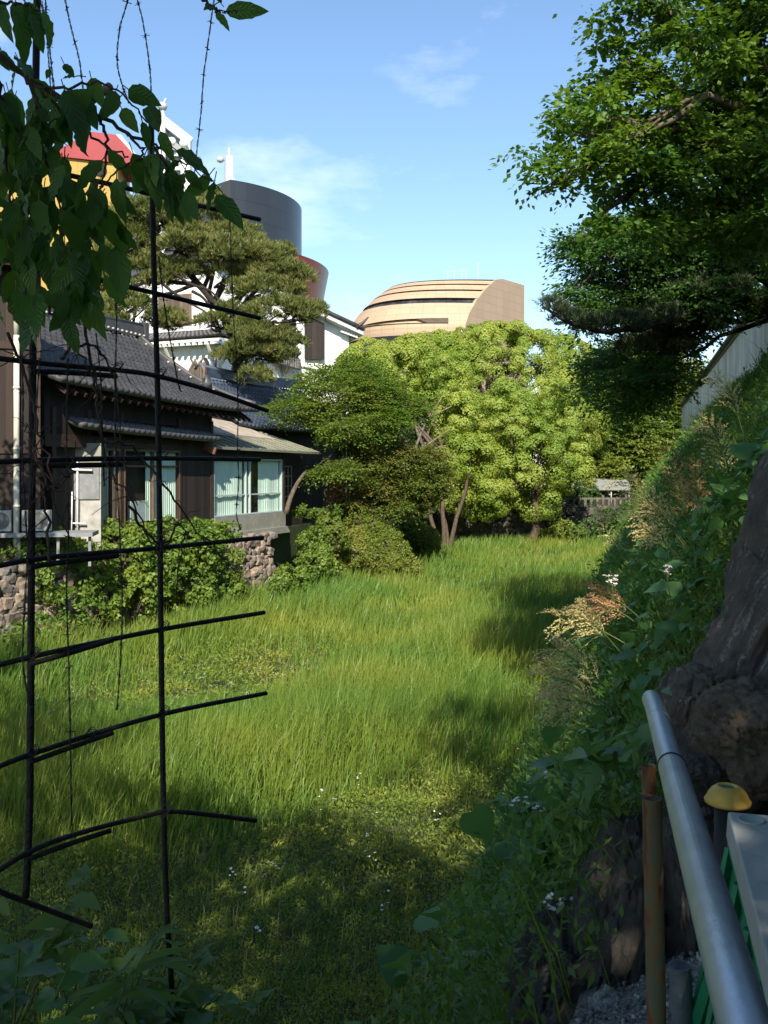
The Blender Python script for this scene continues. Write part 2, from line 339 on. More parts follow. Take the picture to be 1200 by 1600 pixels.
def rockmat(name, cols, streak, amt, rot=(0, 0, 0), stretch=(9, 9, .8)):
    m, nd, lk, b = nodes(name)
    g = nd.new('ShaderNodeNewGeometry')
    n = nd.new('ShaderNodeTexNoise'); n.inputs['Scale'].default_value = 5; n.inputs['Detail'].default_value = 12; n.inputs['Roughness'].default_value = .7; lk.new(g.outputs['Position'], n.inputs['Vector'])
    r = ramp(nd, list(zip(np.linspace(.3, .7, len(cols)), cols))); lk.new(n.outputs[0], r.inputs[0])
    mp = nd.new('ShaderNodeMapping'); mp.vector_type = 'TEXTURE'; mp.inputs['Rotation'].default_value = rot; mp.inputs['Scale'].default_value = [1/q for q in stretch]; lk.new(g.outputs['Position'], mp.inputs['Vector'])
    n2 = nd.new('ShaderNodeTexNoise'); n2.inputs['Scale'].default_value = 1.0; n2.inputs['Detail'].default_value = 9; n2.inputs['Roughness'].default_value = .72; lk.new(mp.outputs[0], n2.inputs['Vector'])
    mr = nd.new('ShaderNodeMapRange'); mr.inputs[1].default_value = .53; mr.inputs[2].default_value = .63; mr.inputs[4].default_value = amt; lk.new(n2.outputs[0], mr.inputs[0])
    n5 = nd.new('ShaderNodeTexNoise'); n5.inputs['Scale'].default_value = 38; n5.inputs['Detail'].default_value = 7; n5.inputs['Roughness'].default_value = .7; lk.new(g.outputs['Position'], n5.inputs['Vector'])
    m5 = nd.new('ShaderNodeMapRange'); m5.inputs[1].default_value = .44; m5.inputs[2].default_value = .56; m5.inputs[3].default_value = .1; lk.new(n5.outputs[0], m5.inputs[0])
    m6 = nd.new('ShaderNodeMath'); m6.operation = 'MULTIPLY'; lk.new(mr.outputs[0], m6.inputs[0]); lk.new(m5.outputs[0], m6.inputs[1])
    mx = nd.new('ShaderNodeMix'); mx.data_type = 'RGBA'; lk.new(m6.outputs[0], mx.inputs[0]); lk.new(r.outputs[0], mx.inputs[6]); mx.inputs[7].default_value = rgba(streak)
    lk.new(mx.outputs[2], b.inputs['Base Color']); b.inputs['Roughness'].default_value = .85
    n3 = nd.new('ShaderNodeTexNoise'); n3.inputs['Scale'].default_value = 14; n3.inputs['Detail'].default_value = 10; n3.inputs['Roughness'].default_value = .7; lk.new(g.outputs['Position'], n3.inputs['Vector'])
    bp = nd.new('ShaderNodeBump'); bp.inputs['Strength'].default_value = 1.0; bp.inputs['Distance'].default_value = .07; lk.new(n3.outputs[0], bp.inputs['Height'])
    n4 = nd.new('ShaderNodeTexNoise'); n4.inputs['Scale'].default_value = 60; n4.inputs['Detail'].default_value = 8; n4.inputs['Roughness'].default_value = .75; lk.new(g.outputs['Position'], n4.inputs['Vector'])
    b2 = nd.new('ShaderNodeBump'); b2.inputs['Strength'].default_value = .8; b2.inputs['Distance'].default_value = .015; lk.new(n4.outputs[0], b2.inputs['Height']); lk.new(bp.outputs[0], b2.inputs['Normal']); lk.new(b2.outputs[0], b.inputs['Normal'])
    return m
M_rock = rockmat('streaked_rock', [(.045, .032, .022), (.135, .10, .068), (.22, .165, .112)], (.46, .42, .35), .9, (0, R(24), 0), (20, 12, 1.1))
M_rock2 = rockmat('brown_rock', [(.075, .052, .030), (.155, .112, .066), (.22, .165, .10)], (.30, .25, .18), .5, (0, R(60), 0))
M_rock3 = rockmat('lichen_rock', [(.045, .038, .030), (.10, .085, .068), (.16, .14, .115)], (.33, .33, .31), .5, (0, 0, 0), (6, 6, 6))
M_stone = [surf('wall_stone_buff', [(.22, .15, .11), (.34, .245, .18), (.40, .30, .225)], 5, .85, .5, 25),
           surf('wall_stone_pink', [(.25, .165, .125), (.33, .23, .175)], 5, .85, .5, 25),
           surf('wall_stone_grey', [(.13, .12, .11), (.21, .195, .18)], 5, .85, .5, 25)]

L_camphor = leafmat('camphor_leaves', (.15, .235, .026), (.26, .335, .042), (.33, .375, .065), .38, nscale=.3)
L_camphor2 = leafmat('camphor_leaves_green', (.13, .215, .026), (.23, .315, .042), (.295, .355, .06), .38, nscale=.3)
L_maple = leafmat('maple_leaves', (.075, .145, .02), (.135, .22, .032), (.16, .21, .035), .42, nscale=.4)
L_maple2 = leafmat('maple_leaves_bronze', (.085, .135, .022), (.15, .195, .036), (.19, .18, .042), .42, nscale=.5)
L_right = leafmat('right_tree_leaves', (.05, .12, .018), (.09, .185, .026), (.14, .23, .035), .42, nscale=.6)
L_right2 = leafmat('fine_tree_leaves', (.06, .14, .036), (.11, .21, .05), None, .5)
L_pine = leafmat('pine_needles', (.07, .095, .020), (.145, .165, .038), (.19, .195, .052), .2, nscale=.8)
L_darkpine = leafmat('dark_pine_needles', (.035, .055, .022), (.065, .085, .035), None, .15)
L_shrub = leafmat('shrub_leaves', (.065, .13, .018), (.15, .24, .036), (.20, .27, .045), .36, nscale=.7)
L_weed = leafmat('weed_leaves', (.06, .145, .026), (.12, .235, .042), (.16, .25, .046), .40, nscale=.6)
L_heart = leafmat('heart_leaves', (.065, .165, .042), (.13, .26, .07), None, .40, rough=.42)
L_cherry = leafmat('cherry_leaves', (.05, .135, .024), (.115, .235, .042), None, .40, rough=.36, spec=.45)
def veins(m):                                      # side veins and midrib pressed into the blade, from a leaf coordinate stored on the mesh
    nd, lk = m.node_tree.nodes, m.node_tree.links; at = nd.new('ShaderNodeAttribute'); at.attribute_name = 'leaf'; sp = nd.new('ShaderNodeSeparateXYZ'); lk.new(at.outputs['Vector'], sp.inputs[0])
    def mt(op, a, b=None):
        q = nd.new('ShaderNodeMath'); q.operation = op
        for i, x in enumerate((a, b)):
            if isinstance(x, (int, float)): q.inputs[i].default_value = x
            elif x is not None: lk.new(x, q.inputs[i])
        return q.outputs[0]
    ab = mt('ABSOLUTE', sp.outputs[0]); ph = mt('MULTIPLY', mt('SUBTRACT', sp.outputs[1], mt('MULTIPLY', ab, .22)), 9.0)
    v = mt('POWER', mt('ABSOLUTE', mt('SINE', mt('MULTIPLY', ph, 3.1416))), .5); v = mt('MINIMUM', v, mt('MULTIPLY', ab, 9.0))
    bp = nd.new('ShaderNodeBump'); bp.inputs['Strength'].default_value = .45; bp.inputs['Distance'].default_value = .003; lk.new(v, bp.inputs['Height']); lk.new(bp.outputs[0], nd['Principled BSDF'].inputs['Normal'])
veins(L_cherry)
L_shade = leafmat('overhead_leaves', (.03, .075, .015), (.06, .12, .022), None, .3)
L_far = leafmat('far_leaves', (.075, .13, .02), (.14, .21, .034), (.26, .29, .05), .38, nscale=.25)
L_moss = leafmat('mound_cover', (.10, .16, .022), (.19, .24, .035), (.24, .25, .05), .35, nscale=.6)
L_reed = leafmat('reed_blades', (.085, .175, .029), (.165, .272, .044), (.245, .29, .047), .38, nscale=.22, rough=.45)
L_herb = leafmat('herb_leaves', (.10, .17, .022), (.20, .27, .038), (.27, .29, .045), .36, nscale=.5)
M_seed = leafmat('golden_seed', (.52, .44, .18), (.70, .60, .28), None, .25)
M_seedred = leafmat('rusty_seed', (.36, .20, .09), (.52, .33, .16), None, .25)
M_stem = surf('green_stem', [(.09, .13, .03), (.15, .18, .05)], 10, .7)
M_petal = surf('white_petal', [(.72, .72, .68), (.82, .82, .8)], 5, .7)
M_pink = surf('pale_pink_petal', [(.70, .55, .55), (.80, .70, .70)], 5, .7)

def stonemat(name, cols):
    m, nd, lk, b = nodes(name); g = nd.new('ShaderNodeNewGeometry')
    r = ramp(nd, list(zip(np.linspace(0, 1, len(cols)), cols))); lk.new(g.outputs['Random Per Island'], r.inputs[0])
    n = nd.new('ShaderNodeTexNoise'); n.inputs['Scale'].default_value = 7; n.inputs['Detail'].default_value = 7; lk.new(g.outputs['Position'], n.inputs['Vector'])
    mr = nd.new('ShaderNodeMapRange'); mr.inputs[1].default_value = .3; mr.inputs[2].default_value = .7; mr.inputs[3].default_value = .6; mr.inputs[4].default_value = 1.25; lk.new(n.outputs[0], mr.inputs[0])
    mx = nd.new('ShaderNodeMix'); mx.data_type = 'RGBA'; mx.blend_type = 'MULTIPLY'; mx.inputs[0].default_value = 1; lk.new(r.outputs[0], mx.inputs[6]); lk.new(mr.outputs[0], mx.inputs[7])
    lk.new(mx.outputs[2], b.inputs['Base Color']); b.inputs['Roughness'].default_value = .88
    bp = nd.new('ShaderNodeBump'); bp.inputs['Strength'].default_value = .7; bp.inputs['Distance'].default_value = .04; lk.new(n.outputs[0], bp.inputs['Height']); lk.new(bp.outputs[0], b.inputs['Normal'])
    return m
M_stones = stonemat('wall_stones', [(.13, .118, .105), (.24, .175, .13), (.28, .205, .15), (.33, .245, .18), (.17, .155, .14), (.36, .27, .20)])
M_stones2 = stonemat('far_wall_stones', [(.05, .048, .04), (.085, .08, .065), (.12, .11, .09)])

def sheet(name, poly, z, mat, thick=None):
    mb = MB()
    if thick: mb.prism([(x, y, z-thick) for x, y in poly], (0, 0, thick))
    else: mb.add([(x, y, z) for x, y in poly], [tuple(range(len(poly)))])
    return tag(mb.build(name, mat), kind='structure')
# ------------------------------------------------------------------ ground
sheet('ground', [(-3000, -3000), (3000, -3000), (3000, 3000), (-3000, 3000)], 0, M_moat)
LW = [(-17.5, 9.3), (-10.75, 26.2), (-5.95, 38.3), (-4.9, 41.0)]      # foot of the left stone wall
TZ = 2.85
sheet('terrace', [(-120, 9.3), (-17.9, 9.3), (-11.2, 26.3), (-6.4, 38.4), (-5.6, 41.0), (-3.4, 50), (-.5, 58), (3, 69.5), (60, 69.5), (60, 160), (-120, 160)], TZ, M_turf, 3.2)
sheet('street', [(-6, -14), (8, -14), (8, 1.2), (1.0, 1.2), (.6, 1.6), (-.3, 1.6), (-.62, 2.45), (-1.6, 2.75), (-2.6, 3.0), (-6, 3.0)], 3.97, M_soil, 4.3)

BO = V3((-1.84, 0, 0)); BB = unit(V3((.2756, 1, 0))); BM = V3((BB[1], -BB[0], 0))   # right bank: foot line and its two directions
FAR_T = [0, .35, 1.2, 2.4, 3.8, 4.9, 5.25, 6.5]; FAR_Z = [-.1, .5, 2.1, 4.1, 6.2, 7.75, 8.2, 8.4]
NEAR_T = [0, .5, 1.15, 1.5, 2.5, 2.9, 3.6, 5.25, 6.5]; NEAR_Z = [-.1, 1.6, 3.1, 3.75, 3.95, 4.5, 6.1, 8.45, 8.55]
def bank_z(s, t):
    s, t = np.asarray(s, float), np.asarray(t, float)
    f = np.interp(t, FAR_T, FAR_Z); n = np.interp(t, NEAR_T, NEAR_Z); k = np.clip((s-3.2)/4.0, 0, 1); k = k*k*(3-2*k)
    bump = .22*np.sin(s*1.7+t*2.1)*np.sin(t*2.7-s*.6)+.12*np.sin(s*4.1+1)*np.sin(t*5.3)
    return n*(1-k)+f*k+bump*np.clip(t/1.0, 0, 1)*np.clip((6.0-t)/1, 0, 1)*np.where(s < 4.5, .35, 1)
def bankp(s, t, dz=0):
    s, t = np.asarray(s, float), np.asarray(t, float)
    p = BO+s[..., None]*BB+t[..., None]*BM; p[..., 2] = bank_z(s, t)+dz; return p
def make_bank():
    ss = np.concatenate([np.arange(-14, 12, .2), np.arange(12, 76, .5)]); tt = np.concatenate([np.arange(0, 6.01, .15), [6.5, 9, 40]])
    Sg, Tg = np.meshgrid(ss, tt, indexing='ij'); V = bankp(Sg, np.minimum(Tg, 6.5))
    V += (np.maximum(Tg-6.5, 0))[..., None]*BM
    nt_ = len(tt); idx = np.arange(V.shape[0]*nt_).reshape(-1, nt_)
    F = np.stack([idx[:-1, :-1], idx[1:, :-1], idx[1:, 1:], idx[:-1, 1:]], -1).reshape(-1, 4)
    m = rockmat('bank_earth', [(.022, .018, .012), (.045, .036, .025), (.07, .058, .042)], (.15, .14, .12), .35, (0, 0, 0), (5, 5, 2))
    return tag(npmesh('bank', V.reshape(-1, 3), F, m, smooth=True), kind='structure')
make_bank()

# ------------------------------------------------------------------ stone walls
def stone_face(p0, p1, z0, z1, n, lean, size, seed, fill=1.0):
    r = np.random.default_rng(seed); p0, p1 = V3(p0), V3(p1); d = p1-p0; L = np.linalg.norm(d); d = d/L; nr = V3((d[1], -d[0]))
    ico = bmesh.new(); bmesh.ops.create_icosphere(ico, subdivisions=2, radius=1); iv = np.array([v.co for v in ico.verts]); ifc = [tuple(q.index for q in f.verts) for f in ico.faces]; ico.free()
    out = MB(); z = z0
    while z < z1:
        hgt = size*r.uniform(.7, 1.1); s = r.uniform(0, size)-.2
        while s < L:
            wd = size*r.uniform(.75, 1.7); zc = z+hgt*.5+r.normal()*.05
            q = np.sign(iv)*np.abs(iv)**r.uniform(.34, .6)
            q = q*(1+.14*np.sin(iv*r.uniform(2, 5, 3)+r.uniform(0, 6, 3)).sum(1, keepdims=True)*.6)
            a = r.normal()*.3; c_, s_ = math.cos(a), math.sin(a)
            q = np.stack([q[:, 0]*c_-q[:, 2]*s_, q[:, 1], q[:, 0]*s_+q[:, 2]*c_], 1)
            q = q*V3((wd*.52, r.uniform(.14, .24), hgt*.56))
            off = -lean*(zc-z0)
            c = p0+d*(s+wd/2)+nr*(off+r.normal()*.03)
            V = np.empty_like(q); V[:, :2] = c+q[:, :1]*d+q[:, 1:2]*nr; V[:, 2] = zc+q[:, 2]
            out.add(V, ifc); s += wd
        z += hgt*.92
    return out
t = thing('stone_wall', 'pinkish rubble stone wall under the dark wooden house, half hidden by creepers', 'wall', (-8, 32, 0))
for i in range(3):
    a, b_ = LW[i], LW[i+1]
    stone_face(a, b_, 0, TZ-.1, 0, .10, .33, 5+i).build('rubble_facing', M_stones, t)
    fr = Fr(a, (b_[0]-a[0], b_[1]-a[1])); L = math.dist(a, b_)
    MB().box(fr, 0, L, -.6, -.16, 0, TZ-.25).build('wall_core', M_soil, t)
t = thing('far_stone_wall', 'dark shaded stone retaining wall at the far end of the moat below the balustrade', 'wall', (12, 68, 0))
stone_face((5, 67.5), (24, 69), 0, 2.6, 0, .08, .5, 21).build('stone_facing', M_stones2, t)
MB().box(Fr((4, 67.9), (19, 1.5)), 0, 20, -.5, 0, 0, 2.5).build('wall_core', M_soil, t)

# ------------------------------------------------------------------ tiled roofs
def tile_roof(e0, e1, r0, r1, sag=.35, up=.25, tw=.30, course=.30, amp=.07, step=.07, upside='both'):
    e0, e1, r0, r1 = map(V3, (e0, e1, r0, r1))
    La = np.linalg.norm(e1-e0); Lb = np.linalg.norm(((r0+r1)-(e0+e1))/2)
    nc = max(3, int(La/tw)); nr = max(3, int(Lb/course)); k = 6
    A = np.linspace(0, 1, nc*k+1); prof = np.tile(np.array([.0, .75, 1.0, .75, .0, -.15]), nc+1)[:nc*k+1]*amp
    B = []; st = []
    for i in range(nr):
        B += [i/nr, (i+.995)/nr]; st += [step, 0]
    B, st = np.array(B), np.array(st)
    a, b = np.meshgrid(A, B)
    S_ = (1-b)[..., None]*((1-a)[..., None]*e0+a[..., None]*e1)+b[..., None]*((1-a)[..., None]*r0+a[..., None]*r1)
    S_[..., 2] -= sag*4*b*(1-b)*.9
    aa = np.abs(2*a-1)**3 if upside == 'both' else (a**4 if upside == 'end' else (1-a)**4)
    S_[..., 2] += up*aa*(1-b)**1.5
    nrm = unit(np.cross(e1-e0, r0-e0)); nrm = nrm if nrm[2] > 0 else -nrm
    T = S_+nrm*(prof[None, :]+st[:, None])[..., None]
    Bt = S_-nrm*.10
    n, m = T.shape[:2]; idx = np.arange(n*m).reshape(n, m)
    def quads(o): return np.stack([idx[:-1, :-1], idx[:-1, 1:], idx[1:, 1:], idx[1:, :-1]], -1).reshape(-1, 4)+o
    F = [quads(0), quads(n*m)[:, ::-1]]
    ed = np.concatenate([idx[0, :], idx[1:, -1], idx[-1, ::-1][1:], idx[::-1, 0][1:]])
    F.append(np.stack([ed[:-1], ed[:-1]+n*m, ed[1:]+n*m, ed[1:]], -1))
    return np.vstack([T.reshape(-1, 3), Bt.reshape(-1, 3)]), np.vstack(F), S_
def ridge_tube(mb, pts, wd, ht, caps=True):     # stacked ridge tiles: box course with a rounded top
    pts = [V3(p) for p in pts]
    for p, q in zip(pts[:-1], pts[1:]):
        mb.beam(p+V3((0, 0, ht*.4)), q+V3((0, 0, ht*.4)), wd, ht*.8)
    mb.tube([p+V3((0, 0, ht*.85)) for p in pts], wd*.42, 8)
    return mb
def beads(mb, pts, r, gap):
    pts = [V3(p) for p in pts]
    for p, q in zip(pts[:-1], pts[1:]):
        L = np.linalg.norm(q-p)
        for i in range(int(L/gap)):
            c = p+(q-p)*(i+.5)/max(1, int(L/gap)); mb.lathe(c, [(0, -r), (r, -r*.4), (r, r*.4), (0, r)], 6)
    return mb

H = Fr((-6.96, 37.5), (.371, .928))              # facade of the wooden house; s runs away from the camera
house = thing('wooden_house', 'old dark wooden house with a sweeping grey tiled gable roof above the stone wall', 'house', H(-4, -3, TZ))
eL, eR = H(-9.9, .95, 8.35), H(2.1, 1.0, 7.85)
rL, rR = H(-9.9, -4.6, 11.55), H(1.55, -4.6, 11.35)
V, F, Sg = tile_roof(eL, eR, rL, rR, .42, .30, upside='end'); roof = npmesh('roof', V, F, M_tile, house, True)
rm = MB(); ridge_tube(rm, [rL+V3((0, 0, .02)), (rL+rR)/2-V3((0, 0, .05)), rR+V3((0, 0, .12))], .34, .55); rm.build('ridge', M_tile, roof)
bm_ = MB(); beads(bm_, [rL+H.n*.2+V3((0, 0, .1)), rR+H.n*.2+V3((0, 0, .15))], .06, .3); bm_.build('ridge_studs', M_mortar, roof)
vp = [Sg[i, -1] for i in range(0, Sg.shape[0], 4)]+[Sg[-1, -1]]
vg = MB(); ridge_tube(vg, [p+V3((0, 0, .02))-H.a*.35 for p in vp], .24, .26); vg.build('verge_ridge', M_tile, roof)
vg = MB(); vg.tube([p+V3((0, 0, .10))-H.a*.10 for p in vp], .055, 6); beads(vg, [p+V3((0, 0, .18))-H.a*.5 for p in vp], .06, .42); vg.build('verge_mortar', M_mortar, roof)
orn = MB(); c = vp[len(vp)//3]+V3((0, 0, .35))-H.a*.6
orn.lathe(c, [(0, -.3), (.2, -.22), (.22, 0), (.14, .18), (.05, .32), (0, .34)], 10); orn.beam(c-H.a*.25+V3((0, 0, .1)), c+H.a*.25+V3((0, 0, .25)), .08, .12); orn.build('ridge_end_tile', M_tile, roof)
c = rR+V3((0, 0, .45)); orn = MB(); orn.box(H, 1.45, 1.7, -4.85, -4.35, 11.3, 12.1); orn.lathe(c, [(0, -.1), (.18, 0), (.15, .2), (0, .42)], 8); orn.build('ridge_end_tile', M_tile, roof)
V, F, Sg2 = tile_roof(H(2.1, -10.2, 7.9), H(-9.9, -10.2, 8.2), rR, rL, .4, .2); npmesh('roof', V, F, M_tile, house, True)   # the far slope
# rafters and eave boards
em = MB()
for s in np.arange(-9.6, 1.9, .45): em.beam(H(s, .85, np.interp(s, (-9.9, 2.1), (8.0, 7.62))), H(s, -.6, np.interp(s, (-9.9, 2.1), (9.0, 8.62))), .09, .12)
em.build('rafters', M_timber, roof)
# walls
wm = MB(); wm.box(H, -9.6, 0, -9.2, -.30, TZ, 8.2)
wm.prism([H(1.2, -.2, 7.9), H(1.2, -9.2, 7.9), H(1.2, -4.6, 11.0)], H.a*.12); wm.build('wall', M_wood, house)
wm = MB(); wm.box(H, -2.25, -.15, -.3, 0, TZ+.55, 7.3); wm.box(H, -9.6, -7.6, -.3, -.02, 6.6, 8.2); wm.box(H, -7.6, 0, -.3, -.04, 7.3, 8.1); wm.build('board_cladding', M_wood, house)
wm = MB(); wm.box(H, -9.6, -2.25, -.3, .02, 6.35, 6.75)
for s in (-9.2, -7.55, -5.85, -2.35, -.1): wm.box(H, s-.09, s+.09, -.3, .03, TZ+.3, 7.6)
wm.box(H, -8.2, 0, -.3, .04, TZ+.3, TZ+.5); wm.build('timber_post', M_timber, house)
MB().box(H, -5.76, -2.35, -.3, -.02, TZ+.5, 3.62).build('wall_panel', M_redwood, house)
MB().box(H, -9.6, 2, -.5, .12, TZ-.2, TZ+.3).build('footing', M_concrete, house)
V, F, Sq = tile_roof(H(-8.6, .62, 6.98), H(-.35, .62, 6.78), H(-8.6, -.1, 7.36), H(-.35, -.1, 7.16), .05, .05); npmesh('pent_roof', V, F, M_tile, house, True)
def curtain(fr, s0, s1, t, z0, z1, parent, wave=.14, amp=.035):
    A = np.linspace(s0, s1, max(8, int((s1-s0)/wave*8))); off = amp*np.sin((A-s0)/wave*2*np.pi+1.6*np.sin(A*3.1+s0)+.9*np.sin(A*7.7))*(.6+.4*np.sin(A*4.3+1))+.01*np.sin(A*7)
    V = np.array([[fr(a, t+o, z0) for a, o in zip(A, off)], [fr(a, t+o, z1) for a, o in zip(A, off)]]); n = len(A); idx = np.arange(2*n).reshape(2, n)
    F = np.stack([idx[0, :-1], idx[0, 1:], idx[1, 1:], idx[1, :-1]], -1)
    return npmesh('curtain', V.reshape(-1, 3), F, M_curtain, parent, True)
def window(fr, s0, s1, z0, z1, muntins, parent, frame_mat, cur=(), bars=(), fw=.07, rec=-.22, label=None):
    fm = MB()
    fm.box(fr, s0, s1, -.12, .04, z0, z0+fw); fm.box(fr, s0, s1, -.12, .04, z1-fw, z1)
    for s in [s0+fw/2, s1-fw/2]: fm.box(fr, s-fw/2, s+fw/2, -.118, .038, z0+fw, z1-fw)
    for s in muntins: fm.box(fr, s-fw*.45, s+fw*.45, -.10, .02, z0+fw, z1-fw)
    for z in bars: fm.box(fr, s0+fw, s1-fw, -.09, -.03, z-.03, z+.03)
    o = fm.build('window', frame_mat, parent)
    if label: o['label'] = label
    for a, b in cur: curtain(fr, a, b, -.13, z0+.02, z1-.02, o)
    g = MB(); g.add([fr(s0+fw, -.07, z0+fw), fr(s1-fw, -.07, z0+fw), fr(s1-fw, -.07, z1-fw), fr(s0+fw, -.07, z1-fw)], [(0, 1, 2, 3)]); g.build('pane', M_glass, o)
    return o
window(H, -5.74, -2.36, 3.64, 6.35, [-4.0], house, M_frame, [(-4.35, -4.08), (-3.9, -2.45)], [5.75])
window(H, -7.5, -5.95, 3.5, 6.35, [-6.9, -6.3], house, M_frame, [(-7.4, -7.0), (-6.85, -6.4), (-6.25, -6.05)], [])
box_ = MB(); box_.box(H, -5.2, -4.2, -.25, -.10, 3.75, 4.5); box_.build('window_shelf', M_grey, house)

# annex with the big window
annex = thing('garden_annex', 'low annex with a wide curtained window and green copper roof beside the wooden house', 'annex', H(3, -2, TZ))
wm = MB(); wm.box(H, 0, 5.95, -5, -.28, TZ, 6.7); wm.box(H, 5.95, 9.8, -5, -.9, TZ, 6.6); wm.box(H, 0, 5.95, -.28, .0, 6.1, 6.6); wm.build('wall', M_wood, annex)
window(H, .02, 5.9, 3.68, 6.1, [2.65, 3.0], annex, surf('pale_aluminium', [(.34, .42, .40), (.44, .52, .50)], 4, .5), [(.1, 2.55), (3.9, 5.8)], [4.55], .06)
wm = MB(); wm.box(H, 0, 6.1, -.28, .10, TZ+.15, 3.66); wm.box(H, -.1, 6.3, -.28, .22, TZ-.15, TZ+.15); wm.build('sill_base', M_cream, annex)
MB().box(H, 5.98, 6.12, -.28, .06, TZ+.1, 6.5).build('corner_post', M_timber, annex); MB().box(H, -.12, .0, -.28, .05, TZ+.1, 6.6).build('corner_post', M_timber, annex)
wm = MB()
for k in range(5): wm.box(H, 7.1+k*.36, 7.14+k*.36, -.9, -.86, 4.3, 5.8)
for z in (4.3, 4.8, 5.3, 5.78): wm.box(H, 7.1, 8.58, -.9, -.855, z, z+.04)
wm.build('lattice_window', M_mortar, annex)
rp = [H(-.6, .38, 6.56), H(9.2, .45, 6.50), H(8.6, -2.6, 7.55), H(-.6, -2.6, 7.60)]
rf = MB(); rf.hexa([p-V3((0, 0, .10)) for p in rp]+rp)
for k in range(14):
    a = (k+.5)/14; rf.beam(rp[0]+(rp[1]-rp[0])*a+V3((0, 0, .015)), rp[3]+(rp[2]-rp[3])*a+V3((0, 0, .015)), .05, .05)
ro = rf.build('roof', M_copper, annex)
MB().beam(H(-.66, .55, 6.36), H(-.66, -2.0, 7.25), .07, .26).build('barge_board', M_redwood, ro)
rp = [H(1.5, -1.2, 7.25), H(7.6, -1.2, 7.10), H(7.4, -3.4, 7.95), H(.4, -3.4, 8.3)]
rf = MB(); rf.hexa([p-V3((0, 0, .08)) for p in rp]+[p+V3((0, 0, .02)) for p in rp]); rf.build('upper_roof', surf('pale_roof_boards', [(.26, .21, .16), (.38, .31, .24), (.44, .37, .29)], 2, .8, .2, 20, (1, 1, 1)), annex)

# nearer brown building at the left edge
B2 = Fr(P(64, 735, 27.6)[:2], (-1, -.40)); B2.n = -B2.n if B2.n[1] > 0 else B2.n
bb = thing('brown_board_house', 'tall brown board walled building with a white downpipe at the left edge behind the lattice', 'house', B2(4, -2, TZ))
MB().box(B2, 0, 11, -3.2, 0, TZ, 11.7).build('wall', M_brownwood, bb)
wm = MB()
for z in (TZ+.1, 6.1, 9.2, 11.3): wm.box(B2, 0, 11, 0, .05, z, z+.22)
for s in (.02, 1.9, 4): wm.box(B2, s, s+.18, .002, .06, TZ, 11.3)
wm.build('timber_frame', M_timber, bb)
V, F, Sg3 = tile_roof(B2(11.5, .9, 11.7), B2(-.3, .9, 11.55), B2(11.5, -2, 13.2), B2(-.3, -2, 13.0), .2, .1); npmesh('roof', V, F, M_tile, bb, True)
window(B2, .75, 1.5, 4.0, 5.6, [], bb, M_timber, [], [4.8])
dp = MB(); q = B2(.68, .10, 0); dp.tube([q+V3((0, 0, z)) for z in (TZ+.5, 5, 7, 9.6)], .085, 10); dp.tube([q+V3((0, 0, 9.6)), q+V3((0, 0, 10)), B2(.68, .75, 10.6)], .085, 10)
for z in (4.5, 6.2, 8): dp.tube([q+V3((0, 0, z)), q+V3((0, 0, z+.08))], .10, 10)
dp.build('downpipe', M_oldplaster, bb)

# recess between the two houses: rendered wall, pipes, deck, air-conditioning units
yw = thing('utility_shed', 'cream rendered utility block with white pipes and a window between the two wooden houses', 'shed', P(110, 800, 29.5))
U = Fr(P(72, 735, 30.2)[:2], (1, .12))
MB().box(U, 0, 1.75, -1.2, 0, TZ, 6.5).build('wall', M_cream, yw)
MB().box(U, 1.1, 1.75, 0.002, .03, TZ+.4, 4.6).build('lower_panel', M_concrete, yw)
wd_ = MB(); wd_.box(U, .75, 1.7, .004, .05, 4.65, 5.75); wd_.build('window', M_deck, yw)
MB().box(U, .8, 1.5, .055, .12, 5.55, 5.66).build('shutter_box', M_redwood, yw)
pm = MB()
for (s, z0, z1) in ((.32, 3.0, 6.9), (.46, 3.0, 6.85), (1.02, 3.2, 5.9)): pm.tube([U(s, .12, z0), U(s, .12, z1)], .032, 6)
pm.tube([U(.32, .12, 6.9), U(-.3, .12, 7.0)], .032, 6); pm.tube([U(.2, .14, 5.65), U(1.5, .14, 5.6)], .04, 6); pm.tube([U(.2, .14, 3.9), U(1.3, .14, 3.85)], .03, 6); pm.tube([U(.6, .14, 5.5), U(.6, .14, 3.3)], .03, 6); pm.tube([U(.85, .14, 4.9), U(.85, .2, 3.3)], .025, 6)
pm.build('water_pipe', M_white, yw)
D0 = 27.0
dk = thing('service_deck', 'pale steel service deck carrying two air conditioner units above the stone wall', 'platform', P(60, 835, D0))
K = Fr(P(-60, 735, D0)[:2], (1, .16))
zd = P(0, 831, D0)[2]
m_ = MB(); m_.box(K, 0, 3.75, -.9, .35, zd-.16, zd-.04)
m_.build('deck_beam', M_deck, dk)
for s in (.3, 1.6, 2.7, 3.6): MB().box(K, s, s+.08, .1, .18, TZ-.1, zd-.16).build('support_leg', M_deck, dk)
